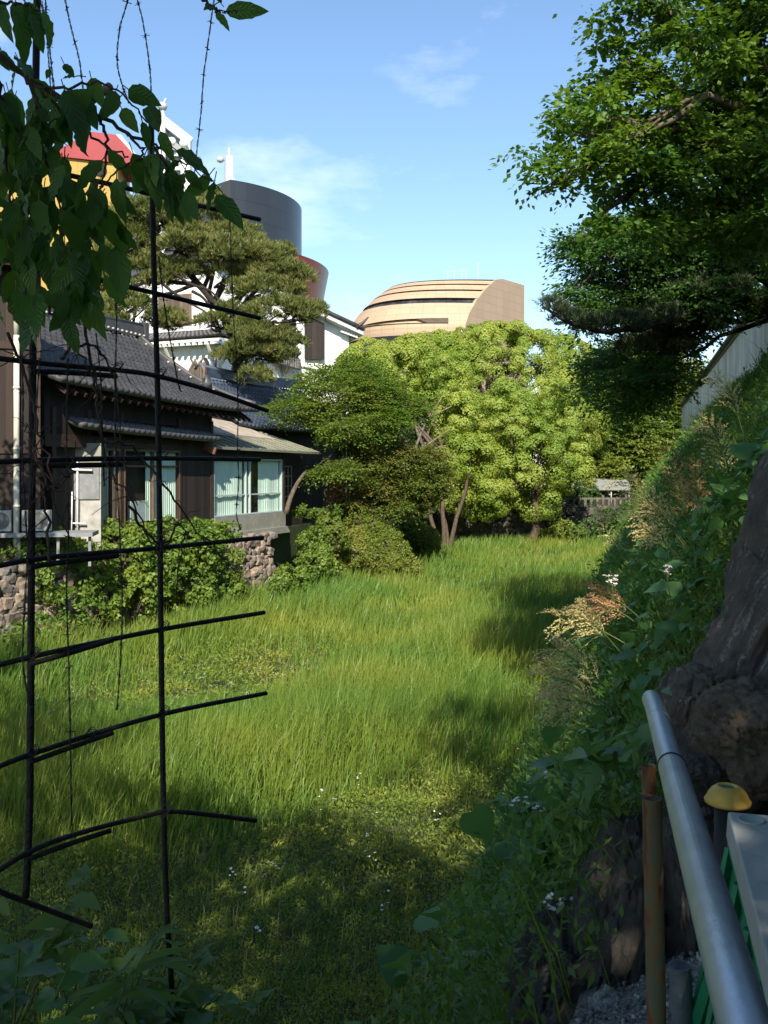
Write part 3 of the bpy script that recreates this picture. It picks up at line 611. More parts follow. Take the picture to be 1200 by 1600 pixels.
def aircon(s, label):
    o = thing('air_conditioner', label, 'air conditioner', K(s, 0, zd-.04), 'outdoor air conditioner units on the service deck')
    MB().box(K, s, s+.80, -.28, .05, zd, zd+.62).build('casing', M_beige, o, .02)
    g = MB()
    c = K(s+.50, .055, zd+.31)
    for rr in (.06, .12, .18, .24): g.tube([c+K.a*rr*math.cos(a)+V3((0, 0, rr*math.sin(a))) for a in np.linspace(0, 2*np.pi, 25)], .008, 4, False)
    g.prism([c+K.a*.25*math.cos(a)+V3((0, 0, .25*math.sin(a))) for a in np.linspace(0, 2*np.pi, 24)[:-1]], K.n*-.004+V3((0, 0, 0)))
    g.build('fan_grille', surf('dark_grille', [(.10, .10, .09), (.16, .155, .14)], 4, .6), o)
    v = MB()
    for k in range(7): v.box(K, s+.03, s+.19, .05, .062, zd+.1+k*.065, zd+.13+k*.065)
    v.build('side_louvre', M_concrete, o)
    MB().box(K, s+.1, s+.16, -.25, .03, zd-.04, zd).build('foot', M_black, o); MB().box(K, s+.64, s+.7, -.25, .03, zd-.04, zd).build('foot', M_black, o)
aircon(K.a @ (P(31, 795, D0)-K.O), 'beige air conditioner unit standing nearer the house on the service deck, fan grille facing out')
aircon(K.a @ (P(-28, 795, D0)-K.O), 'beige air conditioner unit cut off by the left edge of the photo')

# blue-tiled roofs behind the wooden house
def back_house(name, label, u0, v0, u1, v1, D, Ddir, drop, outw, mat):
    p0 = P(u0, v0, D); f = Fr(p0[:2], Ddir); L = (P(u1, v1, D+2)-p0) @ f.a; L = max(L, 3)
    L = (p0[0]*FPX-(u1-600)*p0[1])/((u1-600)*f.a[1]-FPX*f.a[0])
    o = thing(name, label, 'house', f(L/2, -1, TZ)); z1 = p0[2]
    V, F, Sx = tile_roof(f(-.8, outw, z1-drop), f(L+.8, outw, z1-drop), f(0, 0, z1), f(L, 0, z1), .25, .2); r = npmesh('roof', V, F, mat, o, True)
    V, F, Sx2 = tile_roof(f(L+.8, -outw, z1-drop), f(-.8, -outw, z1-drop), f(L, 0, z1), f(0, 0, z1), .25, .2); npmesh('roof', V, F, mat, o, True)
    m = MB(); ridge_tube(m, [f(-.2, 0, z1+.2), f(L*.5, 0, z1), f(L+.2, 0, z1+.1)], .32, .5); m.build('ridge', mat, r)
    m = MB(); c = f(-.25, 0, z1)
    m.box(f, -.45, -.2, -.35, .35, z1-.25, z1+.55)
    m.tube(curve([f(-.3, .4, z1-.1), f(-.35, .5, z1+.35), f(-.4, .25, z1+.75), f(-.45, .45, z1+.95)], 10), (.14, .04), 7)
    m.tube(curve([f(-.3, -.4, z1-.1), f(-.35, -.5, z1+.35), f(-.4, -.25, z1+.75), f(-.45, -.4, z1+1.0)], 10), (.14, .04), 7)
    m.tube([f(-.4, 0, z1+.5), f(-.55, 0, z1+.95)], (.12, .05), 7); m.build('ridge_end_tile', M_greywood, r)
    m = MB(); m.tube([Sx[i, 0]+V3((0, 0, .14)) for i in range(0, Sx.shape[0], 3)], .10, 7); m.tube([Sx2[i, -1]+V3((0, 0, .14)) for i in range(0, Sx2.shape[0], 3)], .10, 7); m.build('verge_mortar', M_mortar, r)
    MB().box(f, .3, L-.3, -outw*.8, outw*.8, TZ, z1-drop+.15).prism([f(.1, outw*.75, z1-drop), f(.1, -outw*.75, z1-drop), f(.1, 0, z1-.25)], f.a*.1).build('wall', M_wood, o)
    return o
back_house('tiled_roof_hall', 'dark hall with blue grey tiled roof and ornate ridge end behind the wooden house', 316, 592, 470, 632, 47, (.52, .85), 2.6, 3.2, M_bluetile)
back_house('small_tiled_house', 'small blue tiled house glimpsed between the maple branches', 468, 640, 540, 652, 56, (.6, .8), 1.8, 2.4, M_bluetile)

# ------------------------------------------------------------------ white castle-style hall
DC = 60.0
cz = lambda v, D=DC: P(0, v, D)[2]
corner = P(341, 735, DC)                          # the near corner under the skirt roof
A1 = unit(V3((-.92, .38, 0))); A2 = unit(V3((.52, .85, 0)))   # lit face runs left, shaded face runs away to the right
castle = thing('white_hall', 'white castle style hall with tiled skirt roof and wooden shutter behind the pine', 'hall', corner*V3((1, 1, 0))+V3((0, 0, TZ)))
def quad_prism(c, l1, l2, z0, z1, mat, name, parent):
    b = [c, c+A1*l1, c+A1*l1+A2*l2, c+A2*l2]
    m = MB(); m.hexa([p*V3((1, 1, 0))+V3((0, 0, z0)) for p in b]+[p*V3((1, 1, 0))+V3((0, 0, z1)) for p in b]); return m.build(name, mat, parent)
quad_prism(corner, 9, 9, TZ, cz(538), M_plaster, 'lower_wall', castle)
up = corner-(A1*-.8)+A2*.8
up = corner+A1*.5+A2*.5
quad_prism(up, 8.5, 6, cz(538), cz(395), M_plaster, 'upper_wall', castle)
def skirt(z_e, z_r, over, back, l1, l2, parent):
    co = corner-A1*over-A2*over; ci = corner+A1*back+A2*back
    z = lambda p, h: p*V3((1, 1, 0))+V3((0, 0, h))
    V, F, _ = tile_roof(z(co+A1*(l1+over), z_e), z(co, z_e), z(ci+A1*(l1-back), z_r), z(ci, z_r), .05, .12, tw=.33, upside='end'); r = npmesh('skirt_roof', V, F, M_tile, parent, True)
    V, F, _ = tile_roof(z(co, z_e), z(co+A2*(l2+over), z_e), z(ci, z_r), z(ci+A2*(l2-back), z_r), .05, .12, tw=.33, upside='start'); npmesh('skirt_roof', V, F, M_tile, parent, True)
    m = MB()
    for (d, e, L) in ((A1, A2, l1), (A2, A1, l2)):
        m.beam(z(corner-e*(over*.82)-d*over*.9, z_e-.22), z(corner-e*(over*.82)+d*L, z_e-.22), .12, .16)
        for s in np.arange(-over*.7, L, .46): m.beam(z(corner-e*over*.95+d*s, z_e-.42), z(corner+d*s, z_e-.30), .2, .2)
    m.beam(z(ci-(A1+A2)*.25, z_r+.12), z(ci+A1*l1-A2*.25, z_r+.12), .1, .28); m.beam(z(ci-(A1+A2)*.25, z_r+.12), z(ci+A2*l2-A1*.25, z_r+.12), .1, .28)
    m.build('rafter_ends', M_plaster, r)
    for (d, e, L) in ((A1, A2, l1), (A2, A1, l2)):
        for s in np.arange(.15, L, 3.3):
            MB().beam(z(corner-e*.02+d*s, z_e-1.9), z(corner-e*over*.85+d*s, z_e-.5), .13, .15).build('bracket', M_oldplaster, r)
skirt(cz(528), cz(512), 1.0, .5, 9, 9, castle)
m = MB(); c0 = up-A2*.06
for k, (a, b) in enumerate(((1.95, 4.6),)):
    p = [c0+A1*a, c0+A1*b]; m.hexa([q*V3((1, 1, 0))+V3((0, 0, cz(509))) for q in (p[0], p[1], p[1]+A2*.1, p[0]+A2*.1)]+[q*V3((1, 1, 0))+V3((0, 0, cz(452))) for q in (p[0], p[1], p[1]+A2*.1, p[0]+A2*.1)])
m.build('wooden_shutter', M_greywood, castle)
V, F, _ = tile_roof(up*V3((1, 1, 0))+A1*9.5-A2*1.2+V3((0, 0, cz(399))), up*V3((1, 1, 0))-A1*1.0-A2*1.2+V3((0, 0, cz(399))), up*V3((1, 1, 0))+A1*9+A2*3+V3((0, 0, cz(365))), up*V3((1, 1, 0))+A1*2+A2*3+V3((0, 0, cz(365))), .15, .3, tw=.33); npmesh('main_roof', V, F, M_tile, castle, True)
V, F, _ = tile_roof(up*V3((1, 1, 0))-A1*1.0-A2*1.2+V3((0, 0, cz(399))), up*V3((1, 1, 0))-A1*1.0+A2*7+V3((0, 0, cz(399))), up*V3((1, 1, 0))+A1*2+A2*3+V3((0, 0, cz(365))), up*V3((1, 1, 0))+A1*2+A2*5+V3((0, 0, cz(365))), .15, .3, tw=.33); npmesh('main_roof', V, F, M_tile, castle, True)
# long gabled wing on the right with the white end wall
DW = 66.0
wing = thing('white_gabled_wing', 'white gabled wing with grey eaves rising beside the black cylinder and a dark shutter', 'hall', P(520, 735, DW)*V3((1, 1, 0))+V3((0, 0, TZ)))
g0, g1 = P(507, 735, DW), P(545, 735, DW+1.0)
zt = lambda u: P(0, 462+(u-450)*(520-462)/(565-450), DW)[2]
def ext(p, z): return V3((p[0], p[1], z))
dep = V3((-.30, .95, 0))*9
q = [ext(P(395, 735, DW-.5), TZ), ext(P(545, 735, DW+.3), TZ), ext(P(545, 735, DW+.3), zt(545)-.25), ext(P(395, 735, DW-.5), zt(395)-.25)]
MB().prism(q, dep).build('wall', M_plaster, wing)
q = [ext(P(476, 735, DW-.35), cz(562, DW)), ext(P(507, 735, DW-.25), cz(562, DW)), ext(P(507, 735, DW-.25), zt(507)-.75), ext(P(476, 735, DW-.35), zt(476)-.75)]
MB().prism(q, V3((-.03, .1, 0))).build('dark_shutter', M_wood, wing)
q = [ext(P(440, 735, DW-.4), cz(560, DW)), ext(P(462, 735, DW-.35), cz(560, DW)), ext(P(462, 735, DW-.35), cz(500, DW)), ext(P(440, 735, DW-.4), cz(500, DW))]
MB().prism(q, V3((-.03, .1, 0))).build('dark_shutter', M_wood, wing)
r0, r1 = P(385, 735, DW-1.3), P(568, 735, DW-.6)
a_, b_ = ext(r0, zt(385)), ext(r1, zt(566)+.1)
mid = (a_+b_)/2-V3((0, 0, .18))
rr = MB()
for p, q in ((a_, mid), (mid, b_)):
    rr.hexa([p-V3((0, 0, .34)), q-V3((0, 0, .34)), q+dep*1.1-V3((0, 0, .34)), p+dep*1.1-V3((0, 0, .34)), p, q, q+dep*1.1, p+dep*1.1])
ro = rr.build('roof', M_grey, wing)
m = MB(); m.tube([a_+V3((0, 0, .12)), mid+V3((0, 0, .12)), b_+V3((0, 0, .12))], .16, 8); m.tube([a_+V3((0, .5, .14)), mid+V3((0, .5, .14)), b_+V3((0, .5, .14))], .13, 8); m.tube([b_+V3((0, 0, .1)), b_+dep+V3((0, 0, .1))], .15, 8)
m.tube(curve([b_+V3((-.5, 0, .2)), b_+V3((-.1, 0, .5)), b_+V3((.35, 0, .95))], 8), (.2, .05), 6); m.build('verge_tiles', M_tile, ro)
m = MB()
for k in range(7): p = b_-V3((.3, 0, .42))+dep*(k+.3)/7; m.beam(p, p-V3((1.2, 0, -.45)), .15, .15)
m.build('rafter_ends', M_plaster, ro)
V, F, _ = tile_roof(ext(P(405, 735, DW-1.6), cz(562, DW)), ext(P(470, 735, DW-1.4), cz(582, DW)), ext(P(405, 735, DW-.4), cz(540, DW)), ext(P(470, 735, DW-.4), cz(562, DW)), .03, .05, tw=.33); npmesh('lower_roof', V, F, M_tile, wing, True)

# ------------------------------------------------------------------ city buildings beyond
cyl = thing('black_cylinder_building', 'black panelled cylinder rising out of a flaring dark red drum, behind the pine', 'building', (-48.9, 244, 0))
CX, CY = -48.9, 244.0
def arcwall(mb, r0, r1, z0, z1, a0, a1, n=64, zs=None):
    A = np.linspace(a0, a1, n)
    V = [(CX+r0*math.cos(a), CY+r0*math.sin(a), z0) for a in A]+[(CX+r1*math.cos(a), CY+r1*math.sin(a), z1) for a in A]
    mb.add(V, [(i, i+1, n+i+1, n+i) for i in range(n-1)], True); return mb
TOPZ, RIMZ = 75.0, 58.2
ac = math.atan2(220-CY, -36.7-CX)                 # where the curved skin ends in a straight edge
a_end = ac+math.radians(205)
m = MB(); arcwall(m, 27, 27, 20, TOPZ, ac, a_end)
m.build('curved_cladding', panelmat('black_panels', (.024, .027, .033), (.012, .014, .017), (1, 0, 0), 3.2, 4.4, .35, .6, .12, (CX, CY, 27)), cyl)
m = MB(); pA = V3((CX+27*math.cos(ac), CY+27*math.sin(ac), 0)); pB = V3((CX+27*math.cos(a_end), CY+27*math.sin(a_end), 0)); pL = pA+V3((-17, 16, 0))
poly = [pA, pL, pB]
m.add([p+V3((0, 0, 20)) for p in (pA, pL, pB)]+[p+V3((0, 0, TOPZ)) for p in (pA, pL, pB)], [(0, 1, 4, 3), (1, 2, 5, 4)])
m.build('flat_cladding', panelmat('black_side_panels', (.05, .052, .058), (.032, .032, .036), unit(pL-pA), 3.2, 4.4, .6, .4, .08), cyl)
A = np.linspace(ac, a_end, 48); m = MB(); m.add([(CX+27*math.cos(a), CY+27*math.sin(a), TOPZ-.05) for a in A]+[tuple(pL+V3((0, 0, TOPZ-.05)))], [tuple(range(49))]); m.build('flat_roof', M_concrete, cyl)
m = MB(); arcwall(m, 25.5, 34.2, 12, RIMZ, ac-.05, a_end-1.2, 72); arcwall(m, 33.6, 33.6, RIMZ-1.2, RIMZ, ac-.05, a_end-1.2, 72)
A = np.linspace(ac-.05, a_end-1.2, 72); V = [(CX+34.2*math.cos(a), CY+34.2*math.sin(a), RIMZ) for a in A]+[(CX+33.6*math.cos(a), CY+33.6*math.sin(a), RIMZ) for a in A]; m.add(V, [(i, i+1, 73+i, 72+i) for i in range(71)])
m.build('red_drum', surf('red_metal_skin', [(.17, .018, .018), (.21, .026, .024)], .2, .38, 0, spec=.5), cyl)
q = pA+V3((-1.2, 5, 0)); m = MB()
m.box(Fr(q[:2], (1, .3)), -.9, .9, -.8, .8, TOPZ-1, TOPZ+7.2); m.box(Fr(q[:2], (1, .3)), -.25, .25, -.3, .3, TOPZ+7.2, TOPZ+9.3)
m.build('roof_mast', M_grey, cyl)
m = MB(); m.lathe(q+V3((-2.0, -.5, TOPZ+6.3)), [(0, -.9), (.8, -.5), (.9, .2), (.4, .7), (0, .8)], 12); m.tube([q+V3((-2, -.5, TOPZ+6.2)), q+V3((-.8, 0, TOPZ+6.2))], .15, 6); m.build('antenna', M_grey, cyl); MB().tube([q+V3((1.3, 0, TOPZ-.5)), q+V3((1.3, 0, TOPZ+2.2))], .12, 5).build('antenna', M_grey, cyl)

yel = thing('yellow_building', 'yellow block under a slanted crimson top seen through the cherry leaves', 'building', P(120, 735, 232)*V3((1, 1, 0)))
q = [P(u, 735, 230) for u in (-30, 178)]
f = Fr(q[0][:2], (1, .12)); L = np.linalg.norm(q[1]-q[0])
MB().box(f, 0, L, -20, 0, 0, cz(236, 230)).build('body', panelmat('yellow_panels', (.40, .25, .045), (.28, .17, .03), (1, .12, 0), 4.5, 4.5, .6), yel)
zz = lambda v: cz(v, 230)
m = MB(); pr = [f(L*.50, .8, zz(240)), f(L*1.17, .8, zz(250)), f(L*1.10, .8, zz(228)), f(L*.99, .8, zz(203)), f(L*.80, .8, zz(200))]
m.prism(pr, f.n*-16); m.build('crimson_top', surf('crimson_skin', [(.25, .010, .015), (.30, .014, .020)], .3, .5), yel)
m = MB(); m.prism([f(L*1.10, .9, zz(228)), f(L*1.17, .9, zz(250)), f(L*1.20, .9, zz(248)), f(L*1.03, .9, zz(203)), f(L*.99, .9, zz(203))], f.n*-16.2); m.build('grey_return', M_grey, yel)
m = MB(); c = f(L*.87, .05, zz(258)); m.prism([c+V3((1.7*math.cos(a), 0, 1.7*math.sin(a))) for a in np.linspace(0, 2*np.pi, 20)[:-1]], V3((0, -.3, 0))); m.build('round_window', M_dark, yel)

tw = thing('white_antenna_tower', 'white open framed roof tower with slanting top, dishes and a ball antenna', 'tower', P(272, 735, 240)*V3((1, 1, 0)))
f = Fr(P(250, 735, 240)[:2], (1, .15)); k = 240/FPX
zz = lambda v: cz(v, 240)
wI = 47*k
fl = surf('louvre_grey', [(.22, .235, .25), (.30, .32, .33)], 1, .6, 0, None, (1, 1, 20))
MB().prism([f(1, -1, 60), f(wI-1, -1, 60), f(wI-1, -1, zz(222)), f(1, -1, zz(190))], f.n*-6).build('louvre_body', fl, tw)
m = MB(); m.beam(f(.7, 0, 60), f(.7, 0, zz(180)), 1.5, 1.5); m.beam(f(wI-1.1, 0, 60), f(wI-1.1, 0, zz(214)), 2.4, 2.4); m.beam(f(.2, .05, zz(186)), f(wI, .05, zz(220)), 1.6, 2.2)
for v in (240, 262, 284): m.beam(f(.7, -.1, zz(v)), f(wI-1, -.1, zz(v)), .5, .8)
m.build('frame', M_white, tw)
for u, v in ((268, 221), (287, 224)):
    c = P(u, v, 238.5); m = MB(); m.lathe((0, 0, 0), [(1.0, -.5), (1.15, 0), (.9, .5), (0, .8)], 16)
    m.v = [(c[0]+x*1.0, c[1]-z, c[2]+y) for x, y, z in m.v]; m.build('dish', M_white, tw)
c = P(254, 166, 240); m = MB(); m.lathe(c, [(0, -1.2), (1.0, -.8), (1.3, 0), (.9, .8), (0, 1.1)], 14); m.tube([c+V3((.3, 0, -3.5)), c], (.8, .3), 8); m.tube([c, c+V3((.9, 0, 2.0))], .3, 6); m.tube([c+V3((-1.2, 0, -.3)), c+V3((-1.2, 0, 1.3))], .12, 5); m.build('ball_antenna', M_grey, tw)

# tan building: a curved shell that leans back, banded with strip windows, cut off by a flat end wall
tan = thing('tan_curved_building', 'tan panelled building with a dome like shell, strip windows and flat end wall', 'building', P(680, 735, 185)*V3((1, 1, 0)))
TR0, TE = V3((15.7, 178, 0)), V3((.6009, .7993, 0))
TPROF = [(0, 0), (33.7, 0), (36.1, 1.4), (39.2, 4.3), (42.1, 8), (44.4, 11.8), (45.0, 14.5), (45.2, 23.8)]
TZS, TDS = zip(*TPROF)
M_tan = panelmat('tan_panels', (.43, .30, .19), (.28, .195, .125), (1, 0, 0), 2.6, 1.5, .6, .4, .05, (12.0, 197.0, 20.0))
M_tan2 = panelmat('tan_end_panels', (.37, .265, .18), (.27, .19, .13), (.6, .8, 0), 2.6, 1.7, .6, .4, .05)
nA = 44
def plan(a, d):                     # a 0..1 from the far left round to the end wall, d = set-back of the curved shell
    L0 = V3((-8.2, 198, 0))+V3((.75, .30, 0))*d; C0 = V3((-8.4, 174.5, 0))+V3((.72, .80, 0))*d; E0 = TR0+TE*d
    return (1-a)**2*L0+2*a*(1-a)*C0+a*a*E0
def shell(z0, z1, name, mat, inset=0):
    zs = np.linspace(z0, z1, max(2, int((z1-z0)/.5)+1)); V = []; nn = len(zs); AA = np.linspace(0, 1, nA)
    for z in zs:
        d = np.interp(z, TZS, TDS)
        for a in AA: V.append(plan(a, d)*V3((1, 1, 0))+V3((inset*.35, inset, z)))
    F = [(j*nA+i, j*nA+i+1, (j+1)*nA+i+1, (j+1)*nA+i) for j in range(nn-1) for i in range(nA-1)]
    if inset == 0:                   # returns at top and bottom give the strips a real depth
        for z in (z0, z1):
            d = np.interp(z, TZS, TDS); k = len(V)
            for a in AA: V.append(plan(a, d)+V3((0, 0, z)))
            for a in AA: V.append(plan(a, d)+V3((.4, 1.1, z)))
            F += [(k+i, k+i+1, k+nA+i+1, k+nA+i) for i in range(nA-1)]
    m = MB(); m.add(V, F, False); return m.build(name, mat, tan)
M_strip = surf('dark_strip_glass', [(.012, .013, .015), (.04, .045, .05), (.10, .11, .12)], .35, .12, 0, None, (1, 1, .4), spec=.6)
for z0, z1 in ((32.3, 38.4), (39.6, 41.25), (41.65, 42.8), (43.15, 44.0), (44.25, 45.15)): shell(z0, z1, 'shell_band', M_tan)
shell(32, 44.9, 'strip_window', M_strip, .8)
shell(0, 32, 'glazed_storey', panelmat('dark_glazing', (.035, .03, .028), (.16, .12, .085), (1, 0, 0), 1.5, 9, .2, .6, .3, (12.0, 197.0, 20.0)), .5)
shell(31.7, 32.3, 'ledge', M_tan2, -.25)
pts = [plan(1, d)+V3((0, 0, z)) for z, d in TPROF]
m = MB(); m.prism(pts+[TR0+TE*23.8], V3((-.5, .2, 0))); m.build('end_wall', M_tan2, tan)
m = MB(); AA = np.linspace(.38, .93, 24)
m.prism([plan(a, 0)+V3((-.06, -.12, 34.05-.0*a)) for a in AA]+[plan(a, 0)+V3((-.06, -.12, 34.15+.85*((a-.38)/.55)**.5)) for a in AA[::-1]], V3((.03, .06, 0))); m.build('slot_shade_strip', surf('painted_slot_shade', [(.10, .07, .05), (.14, .10, .07)], 1), tan)  # dark strip laid on the shell paints the shade of a slot
m = MB()
for u, v0, v1 in ((747, 434, 410), (700, 437, 424), (710, 437, 423), (722, 436, 422), (728, 436, 425)): m.tube([P(u, v0+8, 192), P(u, v1, 192)], .03, 5)
m.tube([P(695, 425, 192), P(732, 422, 192)], .025, 5)
m.build('roof_antenna', M_white, tan)
mast = thing('distant_mast', 'thin distant radio mast above the right hand camphor crown', 'mast', P(848, 735, 260)*V3((1, 1, 0)))
m = MB(); m.tube([P(848, 735, 260), P(848, 500, 260), P(848, 457, 260)], (.3, .08), 5)
for v in (480, 495, 510): m.tube([P(846, v, 260), P(850, v, 260)], .08, 4)
m.build('lattice_mast', M_grey, mast)
# ------------------------------------------------------------------ far balustrade, stall and white wall on the right
bal = thing('balustrade', 'weathered grey stone balustrade of close posts along the far end of the moat', 'fence', (12, 69, 2.6))
f = Fr((4, 68.2), (19, 1.5)); m = MB(); m.box(f, 0, 20, -.12, .12, 2.55, 2.75); m.build('base_rail', M_shadestone, bal)
m = MB(); m.box(f, 0, 20, -.08, .08, 3.42, 3.56); m.build('top_rail', M_shadestone, bal)
for s in np.arange(.3, 20, .45): MB().box(f, s-.09, s+.09, -.10, .10, 2.75, 3.42 if int(round(s/.45)) % 4 else 3.75).build('post', M_shadestone, bal)
st = thing('open_stall', 'open sided stall with a pale awning greyed to look shaded, beyond the balustrade', 'stall', P(955, 790, 76)*V3((1, 1, 0))+V3((0, 0, TZ)))
q = lambda u, v, D=76: P(u, v, D)
m = MB(); m.hexa([q(892, 766, 74), q(985, 766, 74), q(985, 757, 79), q(892, 757, 79), q(892, 764, 74), q(985, 764, 74), q(978, 748, 79), q(900, 748, 79)]); m.build('awning', surf('shade_greyed_awning', [(.20, .20, .18), (.30, .30, .27)], 2, .9), st)  # pale awning coloured dull grey in place of real shade
m = MB()
for u in (895, 925, 955, 983): m.tube([ext(q(u, 735, 74.2), TZ), q(u, 765, 74.2)], .05, 6)
m.build('pole', M_grey, st)
MB().box(Fr(q(900, 735, 75)[:2], (1, 0)), 0, 3.9, -.5, .2, TZ, TZ+.8).build('counter', M_timber, st)
ww = thing('white_castle_wall', 'long white plastered wall with a narrow tiled coping on top of the right bank', 'wall', (14, 40, 8.4))
f = Fr((3.6, 0), (.271, 1)); f.n = -f.n                # n points to the moat
s0, s1 = 14.0, 71.4; m = MB(); V = []
N_ = 40; ss = np.linspace(s0, s1, N_)
m.box(f, s0, s1, -.4, 0, 8.2, 10.25); m.build('plaster_face', M_oldplaster, ww)
m = MB(); m.box(f, s0, s1+.1, -.5, .06, 10.25, 10.36); m.prism([f(s0, .22, 10.36), f(s0, -.6, 10.36), f(s0, -.6, 10.44), f(s0, -.2, 10.66), f(s0, .22, 10.44)], f.a*(s1-s0+.2)); m.build('tile_coping', M_tile, ww)

# ------------------------------------------------------------------ trees
def blob(u, v, D, r, sy=1.0, sd=1.0):             # centre from the photo and its distance; r in photo pixels
    k = D/FPX; return (P(u, v, D), V3((r*k, r*k*sd, r*k*sy)))
def shell_points(blobs, n_per_m2, inner=.82, top_only=None, nmax=100000):
    C, N = [], []
    for i, (c, r) in enumerate(blobs):
        area = 4*math.pi*(r[0]*r[1]+r[1]*r[2]+r[0]*r[2])/3; n = max(4, int(area*n_per_m2))
        d = rdir(n); p = c+d*r*(rng.uniform(inner, 1.0, (n, 1)))
        ok = np.ones(n, bool)
        for j, (c2, r2) in enumerate(blobs):
            if j != i: ok &= (((p-c2)/r2)**2).sum(1) > .62
        if top_only is not None: ok &= d[:, 2] > top_only
        C.append(p[ok]); N.append(unit(d[ok]/r))
    return np.vstack(C), np.vstack(N)
def cauliflower(blobs, dens, rsub, leaves, L, W, flat=.8, jit=.55, inner=.8, deep=.5):
    """foliage in leafy tufts all over the blobs; each tuft is a small dome of leaves"""
    C, N = shell_points(blobs, dens, inner)
    n = len(C); rs = rng.uniform(rsub[0], rsub[1], n)
    C = np.repeat(C, leaves, 0); N = np.repeat(N, leaves, 0); rs = np.repeat(rs, leaves)[:, None]
    d = unit(rdir(len(C))+N*.75+V3((0, 0, .35)))
    p = C+d*rs*V3((1, 1, flat))*(1.05-deep*rng.uniform(0, 1, (len(C), 1))**1.6)
    nn = unit(d+rdir(len(C))*jit); T = unit(np.cross(nn, rdir(len(C))))
    m = len(C); return leaf_quads(p, T, nn, rng.uniform(L*.7, L*1.25, m), rng.uniform(W*.7, W*1.25, m))
def layered(blobs, dens, length, leaves, L, W, spread=.35, droop=.25, upn=.75, inner=.35):
    """flat sprays of leaves that reach outwards and a little down, as on maples and elms"""
    C, N = shell_points(blobs, dens, inner)
    n = len(C); out = unit(N*V3((1, 1, .25))+rdir(n)*.5*V3((1, 1, .4)))
    ln = rng.uniform(.6, 1.3, n)*length
    C = np.repeat(C, leaves, 0); O = np.repeat(out, leaves, 0); ln = np.repeat(ln, leaves)[:, None]; m = len(C)
    side = unit(np.cross(O, V3((0, 0, 1.0)))); t = rng.uniform(-.5, 1, (m, 1)); sgn = rng.normal(size=(m, 1))
    p = C+O*ln*t+side*ln*spread*sgn*(1-.5*np.abs(t))-V3((0, 0, 1))*droop*ln*t*t+rng.normal(size=(m, 3))*ln*.07
    T = unit(O*.8+side*np.sign(sgn)*.6+rdir(m)*.35-V3((0, 0, .25))); nn = unit(V3((0, 0, upn))+rdir(m)*.5+O*.15)
    return leaf_quads(p, T, nn, rng.uniform(L*.7, L*1.25, m), rng.uniform(W*.7, W*1.25, m))
def woody(base, fork, blobs, r0, nbr=None, wobble=.05, sub=2, seg=7):
    """trunk from base to fork, limbs on to the crown blobs with smaller boughs inside them"""
    mb_t, mb_b = MB(), MB(); base, fork = V3(base), V3(fork); L = np.linalg.norm(fork-base)
    mb_t.tube(wob(curve([base-V3((0, 0, .2)), base+(fork-base)*.5+rng.normal(size=3)*L*.04, fork], 9), L*.01), np.linspace(r0*1.15, r0*.75, 9), 10)
    idx = range(len(blobs)) if nbr is None else rng.permutation(len(blobs))[:nbr]
    for i in idx:
        c, r = blobs[i]; dl = np.linalg.norm(c-fork)
        pts = wob(curve([fork, fork+(c-fork)*.45+V3((0, 0, dl*.10))+rng.normal(size=3)*dl*.07, c], seg), dl*.015)
        mb_b.tube(pts, np.linspace(r0*.42, r0*.12, seg), 6)
        for _ in range(sub):
            d = rdir(1)[0]; q = pts[seg//2+1]; e = c+d*r*.85
            mb_b.tube(wob(curve([q, (q+e)/2+V3((0, 0, .1)), e], 5), dl*.012), np.linspace(r0*.16, r0*.04, 5), 5)
    return mb_t, mb_b
def tree(name, label, base, fork, blobs, foliage, lmat, bmat, r0, group=None, cat_='tree', **kw):
    t = thing(name, label, cat_, base, group)
    a, b = woody(base, fork, blobs, r0, **kw); a.build('trunk', bmat, t); b.build('branches', bmat, t)
    V, F = foliage; npmesh('crown', V, F, lmat, t); return t
def rb(lst): return [blob(*q) for q in lst]

# three camphors at the end of the moat
bl = rb([(770, 588, 78, 72), (705, 580, 77, 50), (835, 598, 78, 72), (790, 600, 76, 90), (640, 580, 76, 42), (885, 610, 77, 48), (800, 620, 76, 75), (720, 625, 75, 60), (870, 660, 77, 55), (750, 690, 75, 70), (905, 665, 78, 40), (580, 575, 75, 40), (605, 600, 74, 45), (770, 556, 79, 45), (690, 566, 77, 42), (850, 566, 79, 45), (735, 548, 79, 34), (880, 575, 78, 45), (850, 625, 77, 60), (665, 570, 76, 44), (740, 600, 75.5, 60), (690, 600, 75.5, 50), (900, 650, 77.5, 40)])
tree('camphor_tree', 'largest round camphor crown rising highest in front of the tan building', P(762, 838, 75)*V3((1, 1, 0))+V3((0, 0, TZ)), P(762, 730, 75.5), bl,
     cauliflower(bl, 1.25, (.42, .85), 190, .165, .125, .85, .34, .9, .3), L_camphor, M_bark, .5, 'camphor trees at the end of the moat')
bl = rb([(590, 600, 65, 42), (640, 575, 66, 44), (555, 590, 66, 34), (690, 600, 66, 36), (720, 660, 65, 42), (735, 720, 64, 40), (765, 770, 63, 20), (640, 610, 67, 40), (720, 690, 65, 36), (725, 755, 64.5, 28), (750, 790, 64, 18), (690, 735, 61.5, 26), (655, 740, 61.5, 30), (710, 775, 62.5, 20), (620, 590, 65.5, 40), (565, 575, 65.5, 30)])
base = P(697, 862, 58.5)*V3((1, 1, 0)); 
t = thing('camphor_tree', 'multi stemmed pale trunked camphor leaning over the meadow left of centre', 'tree', base, 'camphor trees at the end of the moat')
